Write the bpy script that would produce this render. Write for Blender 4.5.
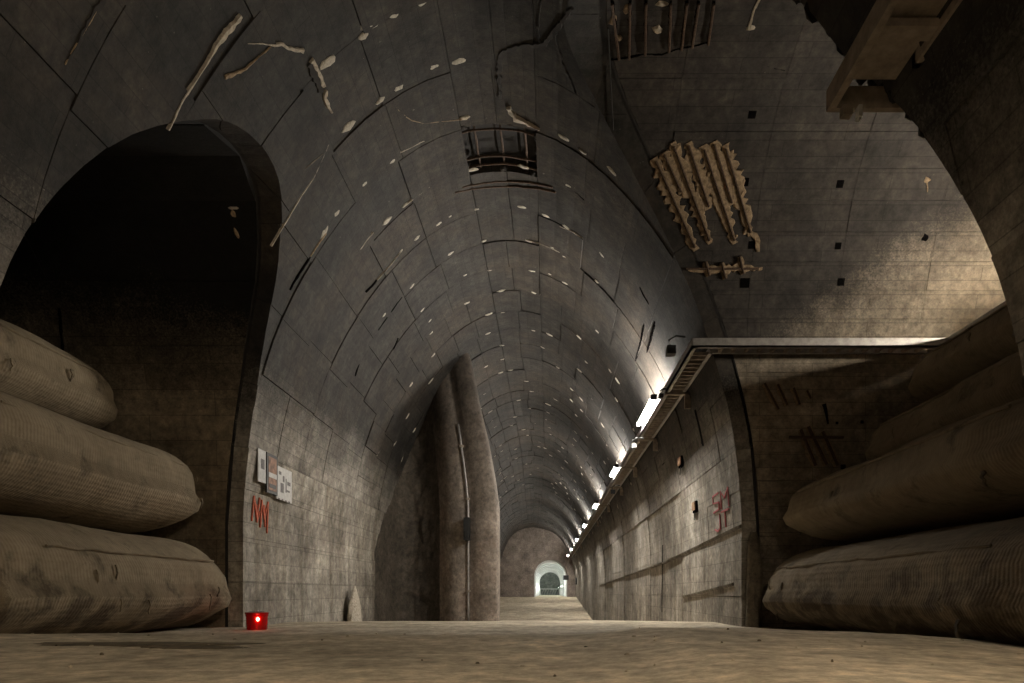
import bpy, bmesh, math, random
from mathutils import Vector, noise
random.seed(7)
for o in list(bpy.data.objects): bpy.data.objects.remove(o)
scene = bpy.context.scene
col = scene.collection

# ------------------------------------------------------------------ units
K = 0.0145            # metres per unit; lateral u and height z are in units, depth d in multiples of 700 units
DM = 700 * K
def P(u, d, z): return Vector((u * K, d * DM, (z + 30) * K))
VX, VY = 548.0, 592.0
def ray(x, y, d): return (x - VX) * d, (VY - y) * d

# ------------------------------------------------------------------ camera
cam = bpy.data.cameras.new('camera'); co = bpy.data.objects.new('camera', cam); col.objects.link(co)
co.location = P(0, 0, 0); co.rotation_euler = (math.pi / 2, 0, 0)
cam.sensor_width = 36; cam.lens = 700 / 1024 * 36
cam.shift_x = -(VX - 512) / 1024; cam.shift_y = (VY - 341.5) / 1024
cam.clip_start = 0.05; cam.clip_end = 400
scene.camera = co

# ------------------------------------------------------------------ world, exposure
w = bpy.data.worlds.new('world'); scene.world = w; w.use_nodes = True
bg = w.node_tree.nodes['Background']; bg.inputs[0].default_value = (0.9, 0.92, 1, 1); bg.inputs[1].default_value = 0.02
vs = scene.view_settings
vs.view_transform = 'Standard'; vs.look = 'None'; vs.gamma = 1; vs.use_curve_mapping = False; vs.exposure = 0.93
LAMP = 385.0           # emission of the fluorescent tubes along the main tunnel
LAMP_FILL = 190.0      # unseen tubes added behind the camera to light the foreground
LAMP_GALLERY = 185.0   # tube in the right gallery

# ------------------------------------------------------------------ helpers
def wloc(o):
    v = Vector((0, 0, 0))
    while o is not None: v += o.location; o = o.parent
    return v
def link(name, me, mat, parent=None, origin=None):
    o = bpy.data.objects.new(name, me); col.objects.link(o)
    if parent is not None: o.parent = parent
    elif origin is not None: o.location = origin
    off = wloc(o)
    if off.length > 1e-9:
        for v in me.vertices: v.co -= off
    for m in (mat if isinstance(mat, (list, tuple)) else [mat]): me.materials.append(m)
    return o
def mk(name, verts, faces, mat, parent=None, origin=None, smooth=False, uv=None, fix=True):
    me = bpy.data.meshes.new(name); me.from_pydata([tuple(v) for v in verts], [], faces); me.update()
    if uv:
        L = me.uv_layers.new(name='UVMap')
        for l in me.loops: L.data[l.index].uv = uv[l.vertex_index]
    if fix:
        bm = bmesh.new(); bm.from_mesh(me); bmesh.ops.recalc_face_normals(bm, faces=bm.faces); bm.to_mesh(me); bm.free()
    if smooth:
        for p in me.polygons: p.use_smooth = True
    return link(name, me, mat, parent, origin)
def empty(name, loc):
    o = bpy.data.objects.new(name, None); col.objects.link(o); o.location = loc; o.empty_display_size = .1
    return o
def tag(o, label=None, cat=None, group=None, kind=None):
    if label: o['label'] = label
    if cat: o['category'] = cat
    if group: o['group'] = group
    if kind: o['kind'] = kind
    return o
class MB:
    def __init__(s): s.v = []; s.f = []
    def add(s, v, f):
        n = len(s.v); s.v += [Vector(x) for x in v]; s.f += [tuple(i + n for i in q) for q in f]
    def box(s, a, b):
        x0, y0, z0 = [min(p, q) for p, q in zip(a, b)]; x1, y1, z1 = [max(p, q) for p, q in zip(a, b)]
        s.add([(x0,y0,z0),(x1,y0,z0),(x1,y1,z0),(x0,y1,z0),(x0,y0,z1),(x1,y0,z1),(x1,y1,z1),(x0,y1,z1)],
              [(0,3,2,1),(4,5,6,7),(0,1,5,4),(1,2,6,5),(2,3,7,6),(3,0,4,7)])
    def bar(s, pts, r, n=6, cap=True):
        pts = [Vector(p) for p in pts]; rings = []
        rr = r if isinstance(r, (list, tuple)) else [r] * len(pts)
        for i, p in enumerate(pts):
            t = (pts[min(i + 1, len(pts) - 1)] - pts[max(i - 1, 0)]).normalized()
            a = t.cross(Vector((0, 0, 1)));
            if a.length < 1e-3: a = t.cross(Vector((1, 0, 0)))
            a.normalize(); b = t.cross(a)
            rings.append([p + (a * math.cos(2 * math.pi * k / n) + b * math.sin(2 * math.pi * k / n)) * rr[i] for k in range(n)])
        v = [q for g in rings for q in g]; f = []
        for i in range(len(pts) - 1):
            for k in range(n):
                f.append((i * n + k, i * n + (k + 1) % n, (i + 1) * n + (k + 1) % n, (i + 1) * n + k))
        if cap: f += [tuple(range(n)), tuple((len(pts) - 1) * n + k for k in range(n))[::-1]]
        s.add(v, f)
    def build(s, name, mat, parent=None, origin=None, smooth=False):
        return mk(name, s.v, s.f, mat, parent, origin, smooth)
def lerp(a, b, t): return a + (b - a) * t
def interp(x, xs, ys):
    if x <= xs[0]: return ys[0]
    for i in range(len(xs) - 1):
        if x <= xs[i + 1]: return lerp(ys[i], ys[i + 1], (x - xs[i]) / (xs[i + 1] - xs[i]))
    return ys[-1]
def nz(*p, s=1.0): return noise.noise(Vector(p) * s)

# ------------------------------------------------------------------ materials
def newmat(name):
    m = bpy.data.materials.new(name); m.use_nodes = True; nt = m.node_tree
    return m, nt, nt.nodes['Principled BSDF']
def N(nt, t, **kw):
    n = nt.nodes.new(t)
    for k, v in kw.items(): setattr(n, k, v)
    return n
def noise_node(nt, vec, scale, detail=6, rough=.6):
    n = N(nt, 'ShaderNodeTexNoise'); n.inputs['Scale'].default_value = scale
    n.inputs['Detail'].default_value = detail; n.inputs['Roughness'].default_value = rough
    nt.links.new(vec, n.inputs['Vector']); return n
def ramp(nt, fac, stops):
    r = N(nt, 'ShaderNodeValToRGB'); e = r.color_ramp.elements
    while len(e) < len(stops): e.new(.5)
    for q, (p, c) in zip(e, stops): q.position = p; q.color = (*c, 1) if len(c) == 3 else c
    nt.links.new(fac, r.inputs['Fac']); return r
def mixc(nt, fac, a, b, mode='MIX'):
    m = N(nt, 'ShaderNodeMix', data_type='RGBA', blend_type=mode)
    for sock, v in ((m.inputs[0], fac), (m.inputs[6], a), (m.inputs[7], b)):
        if hasattr(v, 'is_linked') or hasattr(v, 'links'): nt.links.new(v, sock)
        elif isinstance(v, (int, float)): sock.default_value = v
        else: sock.default_value = (*v, 1)
    return m.outputs[2]
def mathn(nt, op, a, b=0.0, c=None, clamp=False):
    m = N(nt, 'ShaderNodeMath', operation=op, use_clamp=clamp)
    for i, v in enumerate((a, b) if c is None else (a, b, c)):
        if hasattr(v, 'links'): nt.links.new(v, m.inputs[i])
        else: m.inputs[i].default_value = v
    return m.outputs[0]
def concrete(name, dark, light, rough=.85, scale=1.2, bump=.25, boards=None, soot=None, stain=None, speck=.35, grain=26, streak=0.0, late=None, fleck=0.0):
    """mottled concrete; boards=(w,h) board marks along the UVs; soot=(colour,function(nt,pos)->fac)"""
    m, nt, b = newmat(name)
    geo = N(nt, 'ShaderNodeNewGeometry'); pos = geo.outputs['Position']
    n1 = noise_node(nt, pos, scale, 7, .65); n2 = noise_node(nt, pos, scale * 5.5, 6, .6); n3 = noise_node(nt, pos, grain, 4, .7)
    f = mathn(nt, 'ADD', mathn(nt, 'MULTIPLY', n1.outputs[0], .62), mathn(nt, 'MULTIPLY', n2.outputs[0], .38))
    c = ramp(nt, f, [(.33, dark), (.68, light)]).outputs[0]
    # small pits and stains
    c = mixc(nt, mathn(nt, 'MULTIPLY', ramp(nt, n3.outputs[0], [(.60, (0, 0, 0)), (.72, (1, 1, 1))]).outputs[0], speck), c, tuple(x * .45 for x in dark))
    if stain:
        sc, sf = stain
        n4 = noise_node(nt, pos, .9, 8, .7)
        c = mixc(nt, mathn(nt, 'MULTIPLY', ramp(nt, n4.outputs[0], [(.5, (0, 0, 0)), (.68, (1, 1, 1))]).outputs[0], sf), c, sc)
    if soot:
        c = mixc(nt, soot[1](nt, pos), c, soot[0])
    if late:
        n6 = noise_node(nt, pos, .55, 8, .75)
        c = mixc(nt, mathn(nt, 'MULTIPLY', ramp(nt, n6.outputs[0], [(.45, (0, 0, 0)), (.62, (1, 1, 1))]).outputs[0], late[1]), c, late[0])
    if streak:
        mp = N(nt, 'ShaderNodeMapping'); mp.inputs['Scale'].default_value = (3.2, 3.2, .28); nt.links.new(pos, mp.inputs[0])
        n7 = noise_node(nt, mp.outputs[0], 1.0, 6, .65)
        lo = 1 - streak
        c = mixc(nt, 1.0, c, ramp(nt, n7.outputs[0], [(.36, (lo, lo * .95, lo * .88)), (.58, (1.1, 1.1, 1.1))]).outputs[0], 'MULTIPLY')
    n8 = noise_node(nt, pos, 1.7, 6, .7)
    c = mixc(nt, 1.0, c, ramp(nt, n8.outputs[0], [(.34, (.66, .66, .66)), (.66, (1.3, 1.3, 1.3))]).outputs[0], 'MULTIPLY')
    n9 = noise_node(nt, pos, 17, 3, .8)
    c = mixc(nt, mathn(nt, 'MULTIPLY', ramp(nt, n9.outputs[0], [(.70, (0, 0, 0)), (.76, (1, 1, 1))]).outputs[0], fleck), c, (.32, .29, .25))
    n5 = noise_node(nt, pos, 11, 8, .75)
    c = mixc(nt, 1.0, c, ramp(nt, n5.outputs[0], [(.30, (.50, .49, .48)), (.5, (1, 1, 1)), (.70, (1.6, 1.57, 1.52))]).outputs[0], 'MULTIPLY')
    h = mathn(nt, 'ADD', mathn(nt, 'MULTIPLY', n2.outputs[0], .6), mathn(nt, 'MULTIPLY', n3.outputs[0], .35))
    h = mathn(nt, 'ADD', h, mathn(nt, 'MULTIPLY', n5.outputs[0], .5))
    if boards:
        uvn = N(nt, 'ShaderNodeUVMap'); br = N(nt, 'ShaderNodeTexBrick')
        nt.links.new(uvn.outputs[0], br.inputs['Vector'])
        br.inputs['Scale'].default_value = 1; br.inputs['Mortar Size'].default_value = .004
        br.inputs['Brick Width'].default_value = boards[0]; br.inputs['Row Height'].default_value = boards[1]
        br.inputs['Color1'].default_value = (.82, .82, .82, 1); br.inputs['Color2'].default_value = (1.1, 1.1, 1.1, 1); br.inputs['Mortar'].default_value = (.45, .45, .45, 1)
        c = mixc(nt, .8, c, br.outputs['Color'], 'MULTIPLY')
        h = mathn(nt, 'SUBTRACT', h, mathn(nt, 'MULTIPLY', br.outputs['Fac'], .5))
    nt.links.new(c, b.inputs['Base Color'])
    b.inputs['Roughness'].default_value = rough; b.inputs['Specular IOR Level'].default_value = .3
    bp = N(nt, 'ShaderNodeBump'); bp.inputs['Strength'].default_value = bump; bp.inputs['Distance'].default_value = .03
    nt.links.new(h, bp.inputs['Height']); nt.links.new(bp.outputs[0], b.inputs['Normal'])
    return m
def sepz(nt, pos):
    s = N(nt, 'ShaderNodeSeparateXYZ'); nt.links.new(pos, s.inputs[0]); return s.outputs
def soot_height(z0, z1, amp=1.0, slope_x=0.0, slope_y=0.0, top=1.0, thin=.8, zmin=None):
    """fire soot that settled on the upper parts, with a ragged speckled lower edge"""
    def fn(nt, pos):
        x, y, z = sepz(nt, pos)
        a = noise_node(nt, pos, .8, 5, .6); g = noise_node(nt, pos, 45, 3, .7)
        h = mathn(nt, 'ADD', z, mathn(nt, 'MULTIPLY', mathn(nt, 'SUBTRACT', a.outputs[0], .5), amp))
        h = mathn(nt, 'ADD', h, mathn(nt, 'MULTIPLY', mathn(nt, 'SUBTRACT', g.outputs[0], .5), amp * 1.3))
        h = mathn(nt, 'ADD', h, mathn(nt, 'ADD', mathn(nt, 'MULTIPLY', x, slope_x), mathn(nt, 'MULTIPLY', y, slope_y)))
        t = mathn(nt, 'DIVIDE', mathn(nt, 'SUBTRACT', h, z0), z1 - z0, clamp=True)
        q = noise_node(nt, pos, 2.3, 7, .7)
        m = ramp(nt, q.outputs[0], [(.35, (top, top, top)), (.70, (top * thin, top * thin, top * thin))])
        if zmin: t = mathn(nt, 'MULTIPLY', t, mathn(nt, 'DIVIDE', mathn(nt, 'SUBTRACT', z, zmin), .6, clamp=True))
        return mathn(nt, 'MULTIPLY', t, m.outputs[0])
    return fn
def plain(name, c, rough=.6, metal=0.0, var=.25, scale=14, bump=.1):
    m, nt, b = newmat(name); tc = N(nt, 'ShaderNodeNewGeometry')
    n = noise_node(nt, tc.outputs['Position'], scale, 5, .6)
    nt.links.new(ramp(nt, n.outputs[0], [(.3, tuple(x * (1 - var) for x in c)), (.7, tuple(min(1, x * (1 + var)) for x in c))]).outputs[0], b.inputs['Base Color'])
    b.inputs['Roughness'].default_value = rough; b.inputs['Metallic'].default_value = metal
    bp = N(nt, 'ShaderNodeBump'); bp.inputs['Strength'].default_value = bump; bp.inputs['Distance'].default_value = .01
    nt.links.new(n.outputs[0], bp.inputs['Height']); nt.links.new(bp.outputs[0], b.inputs['Normal'])
    return m
def emit(name, c, s):
    m, nt, b = newmat(name); b.inputs['Base Color'].default_value = (*c, 1)
    b.inputs['Emission Color'].default_value = (*c, 1); b.inputs['Emission Strength'].default_value = s
    return m

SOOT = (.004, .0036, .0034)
LINING_SOOT = ((.0105, .0092, .0084), soot_height(2.1, 3.1, .8, slope_y=-.01, top=.985, thin=.885))
M_vault = concrete('vault_concrete', (.20, .18, .155), (.40, .365, .315), scale=.9, boards=(.93, .165), bump=.35, stain=((.11, .095, .08), .55), rough=.75, soot=LINING_SOOT, late=((.055, .040, .027), .55), fleck=.45)
M_wall = concrete('wall_concrete', (.20, .18, .155), (.42, .385, .33), scale=1.1, boards=(1.9, .24), bump=.3, stain=((.12, .10, .08), .7), soot=LINING_SOOT, streak=.32)
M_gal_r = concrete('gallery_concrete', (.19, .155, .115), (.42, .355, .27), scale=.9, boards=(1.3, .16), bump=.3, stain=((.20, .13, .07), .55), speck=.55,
                   soot=((.027, .0245, .0245), soot_height(.35, 1.5, .9, slope_x=-.76, top=.97, thin=.91, zmin=2.9)), fleck=.25)  # soot stops short at low right, putting the gallery lamp's glow into colour
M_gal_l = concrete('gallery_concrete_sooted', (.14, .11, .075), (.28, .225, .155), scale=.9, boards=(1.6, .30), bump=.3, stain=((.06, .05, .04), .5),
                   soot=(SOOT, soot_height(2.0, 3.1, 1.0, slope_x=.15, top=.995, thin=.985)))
M_joint = plain('joint_mortar', (.03, .027, .025), .95)
M_shot = concrete('shotcrete', (.05, .041, .032), (.125, .103, .08), scale=1.3, bump=1.0, grain=18, stain=((.06, .05, .04), .5))
M_pil = concrete('smooth_render', (.15, .122, .10), (.33, .28, .235), scale=.8, bump=.2, stain=((.16, .09, .065), .45), soot=((.045, .036, .028), soot_height(1.6, 5.0, 1.2, top=.85, thin=.9)))
M_floor = concrete('dusty_floor', (.34, .285, .205), (.58, .495, .37), scale=1.4, bump=.35, speck=.25, stain=((.15, .12, .085), .5), grain=32, rough=.9)
M_end = concrete('bulkhead_concrete', (.16, .13, .11), (.33, .28, .24), scale=.25, bump=.1, stain=((.11, .09, .09), .5))
M_small = concrete('bore_concrete', (.12, .13, .12), (.25, .27, .25), scale=.8, bump=.1)
M_grout = plain('grout', (.46, .42, .35), .9, var=.3, scale=40, bump=.6)
M_lime = plain('lime_crust', (.44, .385, .31), .9, var=.35, scale=30, bump=.6)
M_tan = plain('broken_concrete', (.31, .225, .14), .95, var=.45, scale=26, bump=1.0)
M_rust = plain('rusty_rebar', (.075, .045, .028), .85, var=.5, scale=50, bump=.4)
M_steel = plain('galvanised_steel', (.36, .34, .32), .5, .55, var=.25)
M_steel_d = plain('dusty_steel', (.30, .25, .20), .7, .3, var=.3)
M_black = plain('black_plastic', (.012, .012, .012), .5)
M_white = plain('white_enamel', (.6, .6, .58), .5)
M_hole = plain('hole_black', (.004, .0035, .0035), 1)
M_hole.node_tree.nodes['Principled BSDF'].inputs['Specular IOR Level'].default_value = 0
M_red = plain('red_paint', (.42, .085, .095), .8, var=.35, scale=30)
M_orange = plain('orange_paint', (.50, .11, .055), .8, var=.4, scale=30)
M_paper = plain('paper', (.55, .54, .53), .8, var=.15, scale=20)
M_ink = plain('ink_grey', (.16, .15, .15), .8, var=.5, scale=30)
M_photo = plain('brown_print', (.24, .12, .07), .6, var=.8, scale=12)
M_tube_lit = emit('fluorescent', (1, .95, .86), LAMP)
M_tube_fill = emit('fluorescent_fill', (1, .84, .62), LAMP_FILL)
M_tube_gal = emit('fluorescent_gallery', (1, .90, .74), LAMP_GALLERY)
M_tube_far = emit('fluorescent_bore', (.93, 1, .95), 130)
M_flame = emit('candle_glow', (1, .08, .05), 25)

# geotextile: woven bands plus mud
def geotextile():
    m, nt, b = newmat('geotextile'); geo = N(nt, 'ShaderNodeNewGeometry'); pos = geo.outputs['Position']
    uvn = N(nt, 'ShaderNodeUVMap')
    n1 = noise_node(nt, pos, 1.6, 7, .65); n2 = noise_node(nt, pos, 9, 6, .6); n3 = noise_node(nt, pos, 3.1, 7, .7)
    c = ramp(nt, mathn(nt, 'ADD', mathn(nt, 'MULTIPLY', n1.outputs[0], .6), mathn(nt, 'MULTIPLY', n2.outputs[0], .4)), [(.33, (.19, .15, .10)), (.67, (.36, .29, .20))]).outputs[0]
    w1 = N(nt, 'ShaderNodeTexWave'); w1.bands_direction = 'X'; w1.inputs['Scale'].default_value = 9; w1.inputs['Distortion'].default_value = .6; w1.inputs['Detail'].default_value = 1
    w2 = N(nt, 'ShaderNodeTexWave'); w2.bands_direction = 'Y'; w2.inputs['Scale'].default_value = 7; w2.inputs['Distortion'].default_value = 1.5; w2.inputs['Detail'].default_value = 1
    nt.links.new(uvn.outputs[0], w1.inputs[0]); nt.links.new(uvn.outputs[0], w2.inputs[0])
    c = mixc(nt, .16, c, ramp(nt, w1.outputs[1], [(0, (.62, .6, .58)), (1, (1.1, 1.1, 1.1))]).outputs[0], 'MULTIPLY')
    # mud splashes near the floor and in patches
    z = sepz(nt, pos)[2]
    low = mathn(nt, 'SUBTRACT', 1.0, mathn(nt, 'MULTIPLY', z, 1.4), clamp=True)
    mud = mathn(nt, 'MULTIPLY', ramp(nt, mathn(nt, 'ADD', n3.outputs[0], mathn(nt, 'MULTIPLY', low, .22)), [(.56, (0, 0, 0)), (.70, (1, 1, 1))]).outputs[0], .8)
    c = mixc(nt, mud, c, (.075, .058, .04))
    nt.links.new(c, b.inputs['Base Color']); b.inputs['Roughness'].default_value = .95; b.inputs['Specular IOR Level'].default_value = .15
    h = mathn(nt, 'ADD', mathn(nt, 'MULTIPLY', w1.outputs[1], .22), mathn(nt, 'MULTIPLY', w2.outputs[1], .16))
    h = mathn(nt, 'ADD', h, mathn(nt, 'MULTIPLY', n2.outputs[0], 1.2))
    bp = N(nt, 'ShaderNodeBump'); bp.inputs['Strength'].default_value = .45; bp.inputs['Distance'].default_value = .03
    nt.links.new(h, bp.inputs['Height']); nt.links.new(bp.outputs[0], b.inputs['Normal'])
    return m
M_geo = geotextile()

# ------------------------------------------------------------------ main tunnel profile
UC = -45.0
half = [(0.0, 387.6)]
for i in range(1, 17):
    t = i * .1; half.append((t * 100, 387.6 - 46.68 * t ** 2 - 1.42 * t ** 4))
half += [(170, 239.5), (180, 217.5), (189, 191), (196.5, 162), (203, 130), (207, 95), (209, 60), (209, 10), (209, -60), (209, -140)]
prof = [(UC - a, z) for a, z in reversed(half)] + [(UC + a, z) for a, z in half[1:]]     # left floor -> crown -> right floor
arc = [0.0]
for (a, b), (c, e) in zip(prof, prof[1:]): arc.append(arc[-1] + math.hypot(c - a, e - b))
ATOT = arc[-1]
def at_arc(s):
    s = max(0, min(ATOT, s))
    for i in range(len(arc) - 1):
        if s <= arc[i + 1] or i == len(arc) - 2:
            t = (s - arc[i]) / (arc[i + 1] - arc[i]); (a, b), (c, e) = prof[i], prof[i + 1]
            return lerp(a, c, t), lerp(b, e, t)
def nrm_arc(s, h=6):
    (a, b), (c, e) = at_arc(s - h), at_arc(s + h)
    L = math.hypot(c - a, e - b); return -(e - b) / L, (c - a) / L     # outward
def arc_of_z(z, side):
    r = [(s, at_arc(s)) for s in [ATOT * i / 2000 for i in range(2001)]]
    r = [(abs(q[1] - z), s) for s, q in r if (q[0] < UC) == (side < 0)]
    return min(r)[1]
def half_at(z):    # half width at height z
    zs = [q[1] for q in half][::-1]; us = [q[0] for q in half][::-1]
    return interp(z, zs, us)
def top_at(u):
    return interp(abs(u - UC), [q[0] for q in half[:-1]], [q[1] for q in half[:-1]])
def far_shift(u, d):
    return -45 * max(0, min(1, (d - 2.7) / 3.3)) * max(0, min(1, (164 - u) / 150))
def far_lift(u, d): return 28 * max(0, min(1, (d - 2.7) / 3.3)) * (math.exp(-((abs(u - UC) - 135) / 62) ** 2))
SP = 120.0
SL, SR = arc_of_z(SP, -1), arc_of_z(SP, 1)

# galleries: cross-sections (d, z) from the far wall over the crown to the near wall
gal_R = [(.847, -60), (.847, 60), (.847, 205), (.838, 240), (.815, 285), (.79, 318), (.755, 344), (.715, 362), (.67, 372), (.62, 374), (.57, 368),
         (.52, 345), (.475, 305), (.446, 264), (.432, 231), (.412, 205), (.387, 171), (.355, 112), (.340, 60), (.325, -60)]
gal_L = [(.833, -60), (.833, 60), (.833, 130), (.824, 175), (.803, 219), (.77, 255), (.712, 282), (.66, 289), (.61, 284), (.571, 270), (.518, 237),
         (.48, 195), (.455, 150), (.443, 90), (.44, 30), (.44, -60)]
def smooth_prf(p, n=3):
    out = []
    for i in range(len(p) - 1):
        a, b, c, e = p[max(i - 1, 0)], p[i], p[i + 1], p[min(i + 2, len(p) - 1)]
        for k in range(n):
            t = k / n
            out.append(tuple(.5 * (2 * b[j] + (c[j] - a[j]) * t + (2 * a[j] - 5 * b[j] + 4 * c[j] - e[j]) * t * t + (3 * b[j] - a[j] - 3 * c[j] + e[j]) * t ** 3) for j in (0, 1)))
    return out + [p[-1]]
gal_R = gal_R[:2] + smooth_prf(gal_R[2:-1]) + gal_R[-1:]
gal_L = gal_L[:2] + smooth_prf(gal_L[2:-1]) + gal_L[-1:]
UEND = 820
def prism_x(name, prf, u0, u1):
    n = len(prf); v = [P(u0, d, z) for d, z in prf] + [P(u1, d, z) for d, z in prf]
    f = [tuple(range(n)), tuple(range(n, 2 * n))[::-1]] + [(i, (i + 1) % n, n + (i + 1) % n, n + i) for i in range(n)]
    return mk(name, v, f, M_gal_r if u1 > 0 else M_gal_l)
def prism_y(name, prf, d0, d1):
    n = len(prf); v = [P(u, d0, z) for u, z in prf] + [P(u, d1, z) for u, z in prf]
    f = [tuple(range(n)), tuple(range(n, 2 * n))[::-1]] + [(i, (i + 1) % n, n + (i + 1) % n, n + i) for i in range(n)]
    return mk(name, v, f, M_hole)
def inpoly(x, y, pl):
    c = False; n = len(pl)
    for i in range(n):
        (x0, y0), (x1, y1) = pl[i], pl[(i + 1) % n]
        if (y0 > y) != (y1 > y) and x < (x1 - x0) * (y - y0) / (y1 - y0) + x0: c = not c
    return c
cut_R = prism_x('cutter', [(d, z - (100 if z < -50 else 0)) for d, z in gal_R], UC + 3, 1500)
cut_L = prism_x('cutter', [(d, z - (100 if z < -50 else 0)) for d, z in gal_L], UC - 3, -1500)
OUT = 15.0
outer = []
for i in range(len(prof)):
    nx, nzv = nrm_arc(arc[i]); outer.append((prof[i][0] + nx * OUT, prof[i][1] + nzv * OUT))
outer[0] = (outer[0][0], -300); outer[-1] = (outer[-1][0], -300)
cut_M = prism_y('cutter', outer, -3, 9)
pending = []           # (object, cutter)
def want(o, c): pending.append((o, c))
def apply_cuts():
    dead = []
    for o, cs in pending:
        for c in cs:
            m = o.modifiers.new('cut', 'BOOLEAN'); m.operation = 'DIFFERENCE'; m.solver = 'EXACT'; m.object = c
    bpy.context.view_layer.update(); dg = bpy.context.evaluated_depsgraph_get()
    res = []; cutters_of = {}
    for o, cs in pending:
        cutters_of[o.name] = cs
        res.append((o, bpy.data.meshes.new_from_object(o.evaluated_get(dg))))
    for o, me in res:
        mats = [m for m in o.data.materials]
        o.modifiers.clear(); o.data = me
        if cut_M in cutters_of[o.name] or o.name in ('ceiling', 'wall_left', 'wall_right'):
            for p in me.polygons: p.material_index = 0
        if me.uv_layers:
            L = me.uv_layers[0].data
            for p in me.polygons:
                if all(L[i].uv.length < 1e-6 for i in p.loop_indices):
                    for i in p.loop_indices: L[i].uv = (.4, .08)
        if cut_M in cutters_of[o.name] or o.name in ('ceiling', 'wall_left', 'wall_right'):
            while len(me.materials) > 1: me.materials.pop(index=len(me.materials) - 1)
        if len(me.polygons) == 0: dead.append(o)
    for o in dead: bpy.data.objects.remove(o)
    for c in (cut_R, cut_L, cut_M): bpy.data.objects.remove(c)

# one curved slab of the lining between arc a0..a1 and depth d0..d1
def slab(name, a0, a1, d0, d1, off, thick, mat, parent, n=3, collect=None, gap=.2):
    g = gap; v = []; uv = []
    for j, d in enumerate((d0 + g / 700, d1 - g / 700)):
        for i in range(n + 1):
            s = lerp(a0 + g, a1 - g, i / n); (u, z), (nx, nzz) = at_arc(s), nrm_arc(s)
            for o in (off, thick):
                uu = u + nx * o; v.append(P(uu + far_shift(uu, d), d, z + nzz * o + (far_lift(uu, d) if z > SP else 0))); uv.append((d * DM, s * K))
    f = []; st = 2 * (n + 1)
    for i in range(n):
        q = 2 * i
        f += [(q, q + 2, st + q + 2, st + q), (q + 1, st + q + 1, st + q + 3, q + 3), (q, q + 1, q + 3, q + 2), (st + q, st + q + 2, st + q + 3, st + q + 1)]
    q = 2 * n
    f += [(0, st, st + 1, 1), (q, q + 1, st + q + 1, st + q)]
    if collect is not None:
        b = len(collect[0]); collect[0].extend(v); collect[1].extend(tuple(b + k for k in t) for t in f); collect[2].extend(uv); return None
    return mk(name, v, f, mat, parent, uv=uv)
def touches(a0, a1, d0, d1, prf, side):
    pl = [(d, z - (100 if z < -50 else 0)) for d, z in prf]
    for i in range(9):
        u, z = at_arc(lerp(a0 - 2, a1 + 2, i / 8))
        if (u - UC) * side < -25: continue
        for j in range(7):
            if inpoly(lerp(d0 - .004, d1 + .004, j / 6), z, pl): return True
            if inpoly(lerp(d0 - .004, d1 + .004, j / 6), z + 14, pl): return True
    return False
def cuts_for(a0, a1, d0, d1):
    c = []
    if touches(a0, a1, d0, d1, gal_R, 1): c.append(cut_R)
    if touches(a0, a1, d0, d1, gal_L, -1): c.append(cut_L)
    return c

def shell(name, a0, a1, d0, d1, nd, na):
    """the ground the panels are set in: one closed sheet behind them"""
    v = []; uv = []
    for j in range(nd + 1):
        d = lerp(d0, d1, j / nd)
        for i in range(na + 1):
            s = lerp(a0, a1, i / na); (u, z), (nx, nzz) = at_arc(s), nrm_arc(s)
            for o in (12.5, OUT): uu = u + nx * o; v.append(P(uu + far_shift(uu, d), d, z + nzz * o + (far_lift(uu, d) if z > SP else 0))); uv.append((d * DM, s * K))
    st = 2 * (na + 1); f = []
    for j in range(nd):
        for i in range(na):
            q = j * st + 2 * i
            f += [(q, q + 2, q + st + 2, q + st), (q + 1, q + st + 1, q + st + 3, q + 3)]
        q = j * st; e = q + 2 * na
        f += [(q, q + st, q + st + 1, q + 1), (e, e + 1, e + st + 1, e + st)]
    for i in range(na):
        q = 2 * i; f.append((q, q + 1, q + 3, q + 2)); q += nd * st; f.append((q, q + 2, q + 3, q + 1))
    return mk(name, v, f, M_joint, uv=uv)
DN, DF = -1.3, 6.0
ceiling = tag(shell('ceiling', SL, SR, DN, DF, 60, 40), 'dark concrete barrel vault built in rings over the main tunnel', kind='structure')
wall_left = tag(shell('wall_left', 0, SL, DN, DF, 60, 4), 'grey concrete left side wall of the main tunnel', kind='structure')
wall_right = tag(shell('wall_right', SR, ATOT, DN, DF, 60, 4), 'grey concrete right side wall of the main tunnel below the cable tray', kind='structure')
for o in (ceiling, wall_left, wall_right): want(o, [cut_R, cut_L])

RING0, RSP = .647, .0912
def ring_d(k): return RING0 + RSP * (k - 1)
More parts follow.
